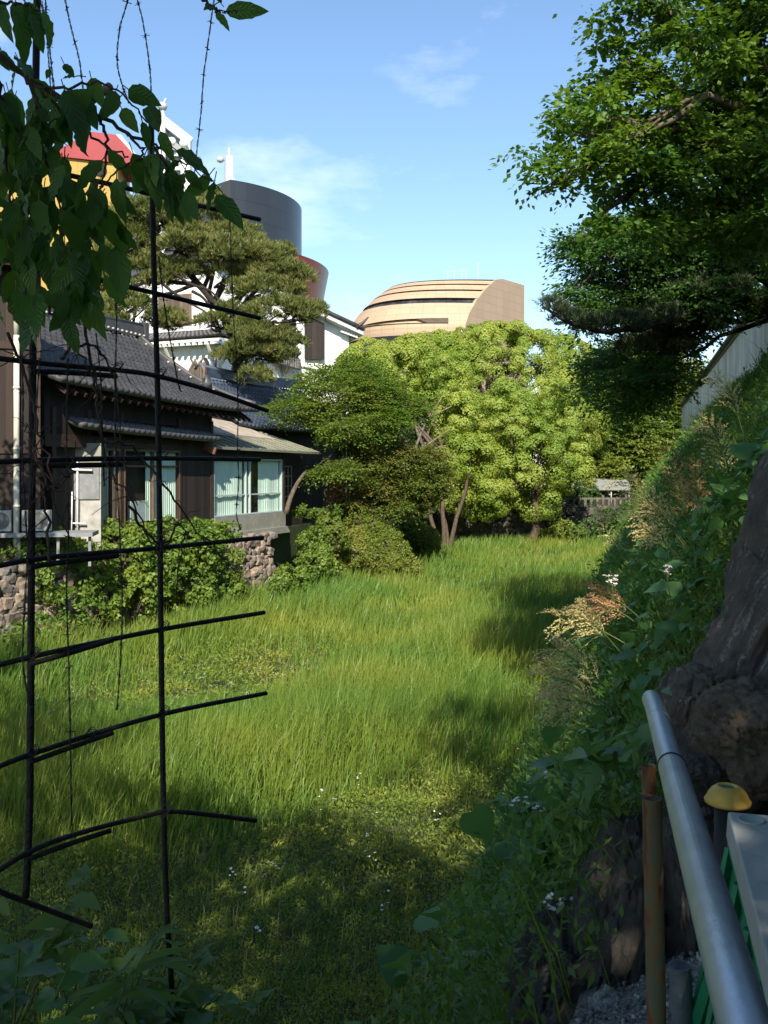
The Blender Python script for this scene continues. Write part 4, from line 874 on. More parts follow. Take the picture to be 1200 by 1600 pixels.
for k, (u, v) in enumerate(((652, 705), (690, 690), (735, 715), (675, 740))):
    e = P(u, v, 62+k*.8); st_ = MB(); s0_ = base+V3((.10*(k-1.5), .05*k, -.1))
    st_.tube(wob(curve([s0_, s0_+(e-s0_)*.35+V3(((k-1.5)*.15, 0, .25)), s0_+(e-s0_)*.7+V3((.15*(-1)**k, 0, 0)), e], 10), .03), np.linspace(.17, .07, 10), 8); st_.build('stem', M_stembark, t)
b_ = MB()
for c, r in bl:
    q = P(690+rng.normal()*15, 725, 63); b_.tube(wob(curve([q, (q+c)/2+V3((0, 0, .3)), c], 7), .06), np.linspace(.13, .03, 7), 6)
b_.build('branches', M_bark, t)
b_ = MB()
for pts in (((645, 712), (655, 685), (668, 655), (690, 622)), ((655, 685), (648, 660), (645, 640)), ((668, 655), (685, 645), (705, 635)), ((652, 705), (675, 690), (700, 672)), ((655, 720), (680, 702), (700, 695)), ((662, 668), (655, 650), (662, 632))):
    b_.tube(curve([P(u, v, 61.0-.25*i) for i, (u, v) in enumerate(pts)], 9), np.linspace(.11, .025, 9), 6)
b_.build('dead_branches', M_palebark, t)
V, F = cauliflower(bl, 1.15, (.38, .85), 200, .155, .12, .85, .34, .88, .3); npmesh('crown', V, F, L_camphor, t)
bl = rb([(800, 700, 66, 55), (850, 720, 65, 50), (880, 700, 66, 38), (790, 650, 67, 45), (770, 780, 63.5, 26), (840, 775, 64, 30), (735, 690, 67, 38), (800, 745, 64.5, 34), (895, 740, 65, 26), (860, 650, 68, 48), (720, 650, 68, 35)])
base = P(828, 846, 64.5)*V3((1, 1, 0))
tree('camphor_tree', 'camphor with one straight brown trunk in front of the balustrade, crown hanging low', base, P(835, 765, 64.7), bl, cauliflower(bl, 1.1, (.4, .85), 200, .155, .12, .85, .34, .88, .3), L_camphor2, M_stembark, .30, 'camphor trees at the end of the moat')

# broadleaf trees beyond the far end, right
bl = rb([(945, 640, 84, 55), (900, 690, 82, 50), (990, 690, 84, 50), (1000, 620, 86, 45), (950, 740, 80, 32), (1040, 660, 86, 45), (935, 590, 88, 40), (1050, 720, 86, 40), (1020, 560, 88, 50), (970, 560, 88, 36), (1080, 610, 88, 50), (1010, 740, 84, 36), (925, 730, 82, 30)])
tree('broadleaf_tree', 'yellow green tree filling the gap between camphors and the white castle wall', P(960, 800, 84)*V3((1, 1, 0))+V3((0, 0, TZ)), P(960, 745, 84), bl, layered(bl, 6.0, .7, 26, .25, .18, upn=.5), L_far, M_bark, .35)
bl = rb([(700, 790, 78, 40), (640, 790, 78, 45), (760, 800, 79, 35), (590, 780, 76, 45), (670, 740, 82, 60), (560, 700, 72, 55), (600, 690, 80, 60), (900, 790, 86, 40), (960, 780, 90, 45), (1010, 770, 92, 50), (820, 760, 90, 60), (740, 740, 86, 60), (1000, 690, 97, 70), (1060, 680, 97, 70), (940, 700, 97, 60), (1000, 620, 99, 60), (880, 720, 95, 60)])
o = npmesh('far_wood', *cauliflower(bl, 1.3, (.6, 1.1), 40, .24, .17), L_shade); tag(o, 'dark mass of shaded greenery behind the camphor trunks', 'woodland', kind='stuff')

# maples beside the wooden house
bl = rb([(520, 620, 47, 58, .8), (590, 615, 47, 50, .7), (470, 640, 46, 42, .6), (560, 580, 48, 40, .6), (540, 670, 45.5, 52, .5), (600, 660, 46, 48, .6), (500, 590, 48, 38, .6), (445, 640, 45.5, 30, .5), (540, 735, 44.5, 34, .4), (505, 740, 44, 26, .35), (640, 640, 48, 40, .6)])
base = P(512, 812, 46)*V3((1, 1, 0))+V3((0, 0, 2.6))
tree('maple_tree', 'green maple with layered leaves spreading over the annex roof', base, P(530, 700, 46.3), bl, layered(bl, 10, .55, 26, .13, .10, spread=.5, droop=.3), L_maple, M_bark, .16)
bl = rb([(610, 715, 47, 55, .6), (660, 715, 47.5, 40, .5), (580, 760, 46.5, 45, .5), (640, 755, 47, 48, .45), (560, 700, 47, 40, .5), (680, 745, 47.5, 30, .5), (690, 770, 48, 22, .5), (665, 775, 48, 26, .5), (615, 790, 46.5, 40, .4), (550, 785, 46, 30, .5), (650, 790, 47.5, 26, .5)])
base = P(560, 830, 48)*V3((1, 1, 0))+V3((0, 0, 1.6))
tree('maple_tree', 'bronze tinted maple bending low over the mossy mound at the end of the house', base, P(585, 745, 47.6), bl, layered(bl, 11, .5, 26, .13, .095, spread=.5, droop=.35), L_maple2, M_bark, .15)
t = thing('leaning_trunk', 'bare leaning grey trunk propped in front of the annex lattice window', 'tree trunk', P(448, 800, 42.5))
MB().tube(curve([P(447, 803, 42.4), P(453, 780, 42.5), P(462, 760, 42.8), P(470, 747, 43.2), P(477, 738, 43.6)], 12), (.13, .07), 8).build('trunk', M_bark, t)

# pine in front of the white hall
def needles(C, N, per, L, W, spread=.75):
    n = len(C); C = np.repeat(C, per, 0); N = np.repeat(N, per, 0); m = len(C)
    T = unit(N+rdir(m)*spread); return leaf_quads(C+rdir(m)*.03, T, rdir(m), rng.uniform(.7, 1.2, m)*L, W, 0)
def pine_pads(blobs, dens, per, L, W, sub=(.22, .40), tufts=16):
    C, N = shell_points(blobs, dens, .6, -.45)
    C = np.repeat(C, tufts, 0); N = np.repeat(N, tufts, 0); m = len(C); d = unit(rdir(m)+V3((0, 0, .55))+N*.3)
    C = C+d*rng.uniform(sub[0], sub[1], (m, 1))*V3((1.2, 1.2, .7))
    return needles(C, unit(d*.6+V3((0, 0, .8))), per, L, W)
PB = [(320, 370, 49.6, 32, .5), (395, 400, 49, 36, .5), (440, 455, 48.6, 30, .45), (350, 432, 48.9, 22, .4), (232, 415, 49.5, 26, .5), (410, 500, 48, 34, .45), (445, 535, 48, 26, .45), (360, 560, 47.6, 18, .35), (185, 350, 50, 34, .5), (155, 400, 49.5, 34, .5), (170, 445, 48.5, 32, .5), (120, 430, 49, 30, .5), (250, 345, 50, 46, .55), (315, 338, 50, 46, .55), (372, 378, 49.5, 36, .5), (290, 385, 49, 42, .45), (355, 400, 48.5, 44, .45), (422, 426, 49, 36, .5), (462, 436, 49, 24, .5), (405, 455, 48.5, 38, .45), (215, 385, 50, 36, .5), (195, 480, 47, 34, .5), (255, 505, 47.5, 30, .35), (440, 495, 48, 46, .42), (478, 492, 48, 26, .5), (395, 525, 47.5, 32, .45), (385, 548, 47.5, 28, .4), (420, 558, 47.8, 32, .35), (400, 590, 47.5, 20, .4), (330, 508, 48, 22, .35), (175, 500, 46.8, 26, .6), (300, 430, 49.5, 24, .4), (270, 425, 49.5, 26, .4), (245, 440, 49, 22, .4), (345, 362, 50.5, 32, .45), (432, 404, 50, 24, .5), (365, 490, 48.4, 20, .4)]
bl = rb([(q[0], q[1], q[2], q[3]*1.12, q[4]*1.3) for q in PB])
pine = thing('pine_tree', 'gnarled pine with cushions of olive needles in front of the white hall', 'tree', P(335, 760, 50)*V3((1, 1, 0))+V3((0, 0, TZ)))
mt = MB(); tp = curve([ext(P(345, 735, 50), TZ-.2), P(352, 640, 50), P(372, 560, 49.8), P(352, 500, 49.5), P(320, 455, 49.6), P(290, 420, 49.8), P(280, 380, 50)], 26)
mt.tube(wob(tp, .02), np.linspace(.34, .13, 26), 9); mt.build('trunk', M_pinebark, pine)
mt = MB()
for c, r in bl:
    i = int(np.argmin(np.linalg.norm(tp[6:]-(c-V3((0, 0, .8))), axis=1)))+6; q = tp[i]; dl = np.linalg.norm(c-q)
    mt.tube(wob(curve([q, q+(c-q)*.35+rng.normal(size=3)*.12*dl+V3((0, 0, .1)), q+(c-q)*.7+rng.normal(size=3)*.10*dl, c-V3((0, 0, r[2]*.4))], 12), .02), np.linspace(.13, .045, 12), 6)
    for _ in range(3): e = c+rdir(1)[0]*r*.7; s_ = q+(c-q)*rng.uniform(.55, .85); mt.tube(curve([s_, (s_+e)/2+rng.normal(size=3)*.1, e], 6), (.05, .02), 5)
for pts in (((250, 440), (262, 450), (290, 470), (318, 485), (340, 508)), ((300, 455), (322, 470), (338, 500), (345, 520)), ((260, 420), (300, 445), (330, 455), (350, 480)), ((320, 560), (335, 585), (338, 540)), ((345, 520), (333, 505), (328, 480))):
    mt.tube(wob(curve([P(u, v, 48.6) for u, v in pts], 12), .02), np.linspace(.10, .04, 12), 6)
mt.build('branches', M_pinebark, pine)
V, F = pine_pads(bl, 4.6, 8, .32, .036); npmesh('needles', V, F, L_pine, pine)

# the big tree on the right bank: layered boughs, and a finer leaved one behind it
def right_tree(name, label, base, fork, spec, lmat, dens, length, leaves, L, W, r0, nbr=None, **kw):
    bl = rb(spec); return tree(name, label, base, fork, bl, layered(bl, dens, length, leaves, L, W, **kw), lmat, M_bark, r0, wobble=.05, sub=4, nbr=nbr)
baseR = V3((9.8, 16.5, 8.4))
def chain(rows, r, sy, sd, step=40):
    out = []
    for D, pts in rows:
        c = curve([V3((u, v, D+.5*math.sin(u*.013+v))) for u, v in pts], 60); d = np.concatenate([[0], np.cumsum(np.linalg.norm(np.diff(c[:, :2], axis=0), axis=1))])
        for x in np.arange(0, d[-1], step):
            u, v, D_ = (np.interp(x, d, c[:, q]) for q in range(3)); f = 1-.45*x/d[-1]; out.append((u+rng.normal()*8, v+rng.normal()*9, D_+rng.normal()*.35, r*f*rng.uniform(.8, 1.2), sy, sd))
        out.append((c[-1, 0], c[-1, 1], c[-1, 2], r*.5, sy, sd))
    return out
ROWS = [(14.6, [(1210, -60), (1100, -70), (1000, -60), (950, -40)]), (15, [(1200, 60), (1100, 20), (1000, 10), (942, 22)]), (14.4, [(1200, 20), (1120, -20), (1040, -30), (990, -10)]), (15.4, [(1200, 120), (1080, 80), (990, 62), (945, 80)]), (14.6, [(1200, 100), (1100, 60), (1030, 50), (980, 95)]), (15, [(1200, 150), (1050, 140), (945, 110), (905, 165)]), (14.7, [(1200, 170), (1070, 165), (960, 150), (890, 180)]),
        (15.3, [(1200, 200), (1050, 190), (940, 190), (872, 205)]), (14.5, [(1200, 230), (1040, 225), (920, 220), (836, 229)]), (14.9, [(1190, 255), (1060, 250), (950, 245), (862, 250)]), (14.4, [(1100, 270), (950, 258), (900, 270), (862, 288)]), (15.5, [(1200, 290), (1100, 285), (1010, 300), (935, 290)]), (15, [(1200, 345), (1080, 340), (990, 350), (922, 346)]), (15.8, [(1200, 320), (1120, 320), (1050, 330)]), (16, [(1220, 370), (1120, 365), (1050, 375), (980, 370)]), (15.6, [(1220, 10), (1150, 50), (1100, 110)]), (16.2, [(1220, 130), (1160, 180), (1120, 220)]), (16.4, [(1230, 240), (1170, 260), (1130, 300)])]
RT = chain(ROWS, 40, .55, 1.5)
right_tree('broadleaf_tree', 'large spreading broadleaf tree leaning out from the right bank against the sky', baseR, P(1215, 260, 16), RT, L_right, 8, .42, 34, .115, .078, .26, spread=.5, droop=.5, upn=.55, nbr=30)
RT2 = chain([(22.3, [(1100, 370), (1000, 375), (940, 392), (900, 402)]), (22.6, [(1080, 470), (980, 490), (930, 500)]), (22.4, [(1120, 340), (1010, 355), (935, 370)]), (22.5, [(1160, 320), (1020, 335), (950, 360), (925, 378)]), (22.8, [(1160, 350), (1050, 370), (960, 395), (905, 425)]), (22.4, [(1160, 400), (1030, 410), (950, 430), (893, 458)]), (22.8, [(1150, 440), (1040, 450), (960, 465), (905, 488)]), (23.2, [(1150, 380), (1080, 400), (1000, 430)]), (23.4, [(1120, 480), (1040, 490), (960, 480), (925, 452)]), (24, [(1050, 535), (1010, 540), (950, 555), (918, 575)]), (24.4, [(1030, 575), (1010, 580), (960, 595), (925, 605)]), (24.6, [(1012, 612), (990, 618), (960, 630)]), (23.6, [(1170, 420), (1110, 440), (1080, 480)])], 44, .5, 1.4)
right_tree('broadleaf_tree', 'fine leaved tree with thin drooping sprays just above the dark pine bough', V3((11.8, 26, 8.4)), P(1260, 380, 25), RT2, L_right2, 13, .5, 32, .13, .062, .20, spread=.4, droop=.45, upn=.55, nbr=24)
RP = [(860, 486, 21, 17, .8), (890, 500, 21, 22, .7), (930, 515, 21.2, 27, .7), (975, 510, 21.5, 28, .6), (1030, 500, 22, 34, .6), (1080, 470, 22, 40, .7), (1095, 500, 22.5, 40, .8), (1000, 545, 22.5, 34, .6), (1050, 540, 23, 42, .6), (1120, 410, 22.5, 50, .7), (1165, 405, 22, 45, .8), (1130, 455, 22, 45, .8), (1185, 395, 22, 45, .9), (1098, 512, 22.3, 34, .8), (1205, 420, 22, 30, .9), (1150, 480, 22.4, 26, .7), (1035, 580, 25, 30, .6)]
bl = rb(RP); t = thing('pine_tree', 'dark shaded pine on the right bank with one long bough reaching left', 'tree', (12.2, 23.5, 8.4))
mt = MB(); tp = curve([V3((12.2, 23.5, 8.2)), P(1250, 470, 23), P(1240, 330, 23)], 10); mt.tube(tp, (.25, .15), 9); mt.build('trunk', M_pinebark, t)
mt = MB(); mt.tube(wob(curve([tp[5], P(1100, 485, 22.2), P(1000, 512, 21.6), P(930, 517, 21.2), P(880, 498, 21), P(850, 480, 20.9)], 18), .02), (.12, .025), 7)
for c, r in bl[4:]: mt.tube(wob(curve([tp[4], (tp[4]+c)/2+V3((0, 0, .2)), c], 8), .04), (.09, .03), 6)
mt.tube([P(848, 482, 20.9), P(848, 458, 20.9)], (.012, .006), 5); mt.build('branches', M_pinebark, t)
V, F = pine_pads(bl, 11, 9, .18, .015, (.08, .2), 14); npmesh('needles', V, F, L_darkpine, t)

# ------------------------------------------------------------------ shrubs and creepers on the left
def shrub(name, label, cat_, spec, lmat, dens, rsub, leaves, L, W, group=None, inner=.7):
    bl = rb(spec); c0 = bl[0][0]; t = thing(name, label, cat_, (c0[0], c0[1], max(0, min(c[2]-r[2] for c, r in bl))), group)
    mb = MB()
    for c, r in bl:
        for _ in range(4): e = c+rdir(1)[0]*r*.7; s_ = c-V3((0, 0, r[2]*.9)); mb.tube(curve([s_, (s_+e)/2+rng.normal(size=3)*.1, e], 5), (.025, .008), 5)
    mb.build('stems', M_twig, t); V, F = cauliflower(bl, dens, rsub, leaves, L, W, .8, .8, inner); npmesh('leaves', V, F, lmat, t); return t
SG = 'shrubs and creepers growing along the left wall'
shrub('creeper', 'broad leaved creeper thicket covering the stone wall beneath the wooden house', 'creeper', [(190, 860, 31, 45, 1, .6), (250, 880, 32, 45, 1, .6), (300, 860, 33.5, 45, 1, .6), (345, 880, 34.5, 32, 1.2, .6), (130, 890, 29.5, 45, 1, .6), (210, 930, 31, 42, 1, .6), (290, 925, 33, 42, 1, .6), (350, 930, 34.5, 28, 1.3, .6), (150, 940, 29.5, 40, 1, .6)], L_shrub, 9, (.18, .34), 26, .15, .12, SG)
shrub('creeper', 'pale fern leaved creeper climbing beside the service deck at the far left', 'creeper', [(30, 870, 27.5, 40, .7, .6), (90, 860, 28.5, 40, .8, .6), (60, 910, 27.5, 34, .8, .6), (30, 1000, 25.5, 20, .8, .6), (100, 955, 28, 40, .9, .6), (60, 985, 26.8, 26, .9, .6)], L_shrub, 9, (.16, .3), 26, .15, .08, SG)
shrub('shrub', 'bright leafy shrub bulging over the wall top below the annex window', 'shrub', [(325, 835, 34.5, 30, .7, .7), (355, 832, 35.5, 18, .7, .7), (255, 830, 32.5, 24, .8, .7), (215, 838, 31.5, 22, .8, .7), (295, 845, 33.5, 24, .8, .7)], L_shrub, 12, (.16, .28), 26, .14, .11, SG)
shrub('shrub', 'round leafy bush at the foot of the stone wall right of the bare stones', 'shrub', [(450, 905, 38, 24, .9, .8), (470, 915, 38, 18, .9, .8), (435, 915, 37.5, 14, .9, .8)], L_shrub, 14, (.14, .26), 26, .14, .11, SG)
shrub('shrub', 'white flecked bush growing out of the broken wall end beside the annex', 'shrub', [(490, 880, 40, 24, .9, .8), (510, 890, 40.5, 20, .9, .8), (480, 850, 40.5, 16, 1, .8), (500, 865, 41, 18, 1, .8)], L_shrub, 14, (.14, .26), 26, .13, .10, SG)
shrub('shrub', 'dark shaded shrub under the maples behind the white flecked bush', 'shrub', [(525, 842, 43, 20, .9, .8), (515, 822, 43.5, 18, .8, .8), (500, 835, 43, 16, .8, .8)], L_maple, 10, (.16, .3), 26, .14, .10, SG)
shrub('shrub', 'dark low shrub hiding the foot of the annex at the house corner', 'shrub', [(475, 800, 43.5, 14, .6, .8), (495, 805, 44, 14, .6, .8), (520, 800, 45, 14, .6, .8)], L_maple, 12, (.14, .24), 24, .12, .10, SG)
shrub('creeper', 'creeper patch on the far stone wall right of the straight camphor trunk', 'creeper', [(880, 832, 66.5, 24, .7, .5), (860, 838, 66, 18, .7, .5), (905, 838, 66.5, 18, .7, .5)], L_far, 5, (.25, .45), 30, .2, .14, SG)
shrub('creeper', 'dark creeper hanging over the far stone wall beside the right bank', 'creeper', [(950, 822, 67, 26, .9, .5), (975, 830, 66, 26, .9, .5), (925, 828, 67, 18, .8, .5), (985, 805, 67, 20, .9, .5)], L_shade, 5, (.25, .45), 30, .2, .14, SG)
shrub('shrub', 'dark bushes growing behind the balustrade under the camphor crowns', 'shrub', [(800, 780, 71, 26, .7, .6), (850, 785, 71, 22, .7, .6), (760, 785, 71, 26, .7, .6), (910, 775, 72, 24, .8, .6), (720, 790, 70, 26, .8, .6)], L_shade, 4, (.3, .5), 30, .22, .15, SG)
def mound(label, spec, seed):
    bl = rb(spec); t = thing('grassy_mound', label, 'mound', (bl[0][0][0], bl[0][0][1], 0), 'overgrown mounds at the foot of the maples'); mb = MB()
    ico = bmesh.new(); bmesh.ops.create_icosphere(ico, subdivisions=3, radius=1); iv = np.array([v.co for v in ico.verts]); fc = [tuple(q.index for q in f.verts) for f in ico.faces]; ico.free()
    for c, r in bl: mb.add(c+iv*r*.86*(1+.06*np.sin(iv*5+seed).sum(1, keepdims=True)), fc, True)
    mb.build('earth', M_soil, t); V, F = cauliflower(bl, 36, (.08, .20), 26, .15, .06, .9, .9, .92); npmesh('cover', V, F, L_moss, t); return t
mound('sunlit yellow green mound sloping down to the reeds in the middle', [(558, 812, 46, 24, .8, .9), (580, 828, 46, 26, .8, .9), (600, 845, 46, 27, .8, .9), (616, 862, 45.8, 22, .8, .9), (632, 880, 45.6, 16, .8, .9), (585, 866, 45.4, 32, .9, .9), (558, 862, 45.4, 34, 1.0, .9), (608, 884, 45.2, 24, .8, .9), (645, 890, 45.4, 12, .7, .9), (572, 840, 45.6, 20, .7, .9)], 1)
mound('dark mound in maple shade left of the yellow green one', [(540, 870, 44.5, 26, .9, .8), (528, 885, 44.3, 18, .9, .8)], 2)
mound('shaded mound under the camphor stems right of the maples', [(660, 848, 53, 26, 1.0, .8), (640, 835, 53, 24, 1.1, .8)], 3)
t = thing('tree_stump', 'orange brown fence boards and posts glimpsed behind the maple leaves', 'fence', P(528, 790, 45.5))
for u in (512, 518, 524, 530): MB().box(Fr(P(u, 735, 46)[:2], (.9, .4)), 0, .17, -.03, .03, 2.6, P(0, 738+u % 3*6, 46)[2]).build('board', M_redwood, t)
t.name = 'board_fence'
t = thing('grey_pole', 'thin pale metal pole standing behind the maple', 'pole', P(541, 800, 45.8)); MB().tube([P(541, 810, 45.8), P(541, 690, 45.8)], .035, 8).lathe(P(541, 690, 45.8), [(0, -.02), (.06, 0), (.05, .08), (0, .1)], 8).build('shaft', M_grey, t)

# ------------------------------------------------------------------ reeds and herbs on the moat floor
def vnoise(x, y, s, seed=0):
    r = np.random.default_rng(100+seed); o = np.zeros_like(x)
    for k in range(6):
        a = r.uniform(0, 6.28); f = s*r.uniform(.6, 1.8); o += np.sin((x*math.cos(a)+y*math.sin(a))*f+r.uniform(0, 6.28))
    return o/6**.5
def left_edge(y):  return np.interp(y, [0, 9.3, 26.2, 38.3, 41, 50, 58, 69.5], [-21, -17.5, -10.7, -5.9, -4.4, -2.2, .8, 4.2])
def right_edge(y): return -1.84+.2756*y
def scatter(y0, y1, dens):
    x0, x1 = -20, 20; A = (x1-x0)*(y1-y0); n = int(A*dens); y = rng.uniform(y0, y1, n); x = rng.uniform(x0, x1, n)
    ok = (x > left_edge(y)+.1) & (x < right_edge(y)+.25) & (np.abs(x) < .50*y+3); return x[ok], y[ok]
def blades(x, y, h, wd, lean_dir, lean, z0=0.0):
    n = len(x); t = np.array([0, .4, .75, 1.0]); wf = np.array([.8, 1.0, .62, .04])
    ln = rng.normal(size=(n, 2))*.45+V3(lean_dir)[None, :2]; ln *= (lean*rng.uniform(.4, 1.5, n))[:, None]
    fa = rng.uniform(0, np.pi, n); fx = np.stack([np.cos(fa), np.sin(fa)], 1)
    V = np.zeros((n, 4, 2, 3))
    for i in range(4):
        c = np.stack([x, y], 1)+ln*h[:, None]*t[i]**1.9
        zz_ = z0+h*(t[i]-.18*np.linalg.norm(ln, axis=1)*t[i]**2.5)
        for j, sg in enumerate((-1, 1)):
            V[:, i, j, :2] = c+fx*(wd*wf[i]*.5*sg)[:, None]; V[:, i, j, 2] = zz_
    q = np.array([[0, 1, 3, 2], [2, 3, 5, 4], [4, 5, 7, 6]]); F = (np.arange(n)*8)[:, None, None]+q[None]
    return V.reshape(-1, 3), F.reshape(-1, 4)
def reedy(x, y):                                   # 0 = herb patches, 1 = tall reed
    n = .5+.5*vnoise(x, y, .42, 3); edge = np.clip((y-12.5-1.6*vnoise(x, x*0, .8, 4)-np.clip(x+3, -9, 4)*.55)/3.0, 0, 1)
    pt = 1-np.exp(-(((x+5.0)/2.4)**2+((y-25)/2.6)**2))-.9*np.exp(-(((x-4.2)/1.7)**2+((y-22.5)/3.0)**2))
    return np.clip(edge*(.35+.9*n)*np.clip(pt, .08, 1), 0, 1)
parts = []
for y0, y1, dn, wd in ((7, 14, 420, .011), (14, 22, 300, .015), (22, 34, 150, .023), (34, 48, 80, .036), (48, 66, 48, .05)):
    x, y = scatter(y0, y1, dn); rd = reedy(x, y); keep = rng.uniform(size=len(x)) < .15+.85*rd; x, y, rd = x[keep], y[keep], rd[keep]
    h = (.30+.75*rd)*rng.uniform(.6, 1.25, len(x))*(1+.12*vnoise(x, y, 1.3, 5)); parts.append(blades(x, y, h, wd*rng.uniform(.6, 1.3, len(x)), (.34, .1), .48))
V, F = cat(parts); tag(npmesh('reeds', V, F, L_reed), 'dense bed of fresh green reeds filling the dry moat', 'reeds', kind='stuff')
parts = []
for y0, y1, dn, wd in ((7, 16, 9, .007), (16, 30, 7, .012), (30, 60, 3, .026)):
    x, y = scatter(y0, y1, dn); k = vnoise(x, y, .7, 21) > .15; x, y = x[k], y[k]; parts.append(blades(x, y, rng.uniform(.5, 1.1, len(x))*(.55+.45*reedy(x, y)), np.full(len(x), wd), (.2, 0), .45))
V, F = cat(parts); tag(npmesh('dry_stalks', V, F, M_straw), 'scattered dry straw stalks among the green reeds', 'dry grass', kind='stuff')
parts = []
for y0, y1, dn, L in ((7, 12, 1500, .055), (12, 18, 700, .075), (18, 30, 260, .11), (30, 48, 60, .16)):
    x, y = scatter(y0, y1, dn); rd = reedy(x, y); keep = rng.uniform(size=len(x)) < np.clip(1.05-rd*1.3, .06, 1); x, y = x[keep], y[keep]; n = len(x)
    hh = .22+.14*vnoise(x, y, 1.1, 6)+.09*vnoise(x, y, 3.7, 8); z = np.clip(hh, .05, .6)*rng.uniform(.25, 1.15, n)
    parts.append(leaf_quads(np.stack([x, y, z], 1), unit(rdir(n)+V3((0, 0, .5))), unit(rdir(n)+V3((0, 0, .9))), rng.uniform(.6, 1.3, n)*L, L*.34))
V, F = cat(parts); tag(npmesh('low_herbs', V, F, L_herb), 'low feathery herbs and weeds between the reeds', 'ground cover', kind='stuff')
x, y = scatter(8, 24, 2.0); rd = reedy(x, y); k = (rd < .6) & (rng.uniform(size=len(x)) < np.clip(.35+.3*vnoise(x, y, .9, 9), 0, 1)); x, y = x[k], y[k]
fp = []
for i in range(len(x)):
    for _ in range(rng.integers(2, 6)):
        c = V3((x[i], y[i], .42+.12*rng.uniform()))+rng.normal(size=3)*V3((.045, .045, .02)); d = rdir(5); d[:, 2] = np.abs(d[:, 2])*.3
        fp.append(leaf_quads(np.repeat(c[None], 5, 0), d, np.repeat(V3((0, 0, 1.))[None], 5, 0)+d*.2, .024, .018, 0))
V, F = cat(fp); tag(npmesh('meadow_flowers', V, F, M_petal), 'tiny white flowers sprinkled over the low herbs of the moat', 'flowers', kind='stuff')
# brownish dock spires standing in the herbs
def panicle(mb_leaf, pts, r, nbr_, size):
    p = curve(pts, 30); tg = unit(np.gradient(p, axis=0)); side = unit(np.cross(tg[20], V3((0, 1, 0)))); A, Dd = [], []
    for q in range(nbr_):
        i = int(8+20*q/nbr_); sg = 1 if q % 2 else -1; L = r*rng.uniform(.7, 1.2)*(1.15-.5*(i-8)/21)
        d = unit(tg[i]*.9+side*sg*.55+rdir(1)[0]*.25); t = np.linspace(.1, 1, 20)[:, None]
        c = p[i]+d*L*t-V3((0, 0, 1))*L*.35*t**2; A.append(c+rng.normal(size=c.shape)*.003); Dd.append(unit(d-V3((0, 0, .6))*t+rdir(20)*.7))
    A, Dd = np.vstack(A), np.vstack(Dd); n = len(A)
    mb_leaf.append(leaf_quads(A, Dd, rdir(n), size*rng.uniform(.6, 1.3, n), size*.5, 0))

# ------------------------------------------------------------------ overhead crowns that shade the near ground
def wblob(x, y, z, r, sq=.6): return (V3((x, y, z)), V3((r, r, r*sq)))
high = [wblob(7, 16, 20, 3.4), wblob(9.5, 13, 19, 3.4), wblob(8, 9, 18, 3.2), wblob(3.0, 0, 15, 3.0), wblob(6.5, 0, 15, 3.2), wblob(4, -5, 15, 3.2), wblob(8.0, 5, 15, 3.0), wblob(7.5, -4, 15, 3.0), wblob(5.4, 5.4, 13.6, 2.0), wblob(5.8, 8.2, 14.6, 2.2)]
rt = [o for o in COL.objects if o.name.startswith('broadleaf_tree') and o.get('label', '').startswith('large spreading')][0]
V, F = layered(high, 1.5, .8, 26, .24, .16, upn=.7); npmesh('upper_crown', V, F, L_shade, rt)
m = MB()
for c, r in high: m.tube(wob(curve([V3((10.2, 16.3, 13)), (V3((10.2, 16.3, 13))+c)/2+V3((0, 0, 1)), c], 9), .06), np.linspace(.16, .05, 9), 6)
m.build('upper_branches', M_bark, rt)

cherry = thing('cherry_tree', 'cherry tree hanging its serrated drooping leaves over the iron lattice at upper left', 'tree', (-3.6, -2.2, 3.97))
ch = [wblob(-4.2, -2.5, 10, 2.8), wblob(-1.2, -4, 10.2, 2.8), wblob(1.4, -3.5, 10.4, 2.4), wblob(.4, -4.8, 10.4, 2.2), wblob(1.0, -3.4, 11.6, 2.0), wblob(2.6, -4.6, 11, 2.2), wblob(.2, -6.2, 11, 2.2), wblob(-2.2, .2, 10, 2.2), wblob(.2, 0, 9.8, 1.8), wblob(-6.6, -.5, 10, 2.6), wblob(-8.6, 3.0, 10.5, 2.6), wblob(-6.6, 4.4, 10.4, 2.2), wblob(-10, 6.0, 11, 2.4), wblob(-4.4, 2.0, 10, 1.9), wblob(-8.2, 7.2, 11, 1.9), wblob(1.6, -.8, 9.6, 1.4), wblob(-12, 9, 13, 2.6), wblob(-.6, 2.0, 9.6, 1.0)]
ch_near = [b for b in ch if b[0][1] < -3 and b[0][0] > -.5]; ch_rest = [b for b in ch if not (b[0][1] < -3 and b[0][0] > -.5)]
V, F = cat([layered(ch_near, 3.9, .7, 26, .20, .11, upn=.6), layered(ch_rest, 2.9, .7, 26, .20, .11, upn=.6)]); npmesh('crown', V, F, L_shade, cherry)
a_, b_ = woody((-3.6, -2.2, 3.97), (-3.2, -1.8, 7.0), ch, .26); a_.build('trunk', M_bark, cherry); b_.build('branches', M_bark, cherry)
def C2(u, v, D=2.0): return P(u, v, D)
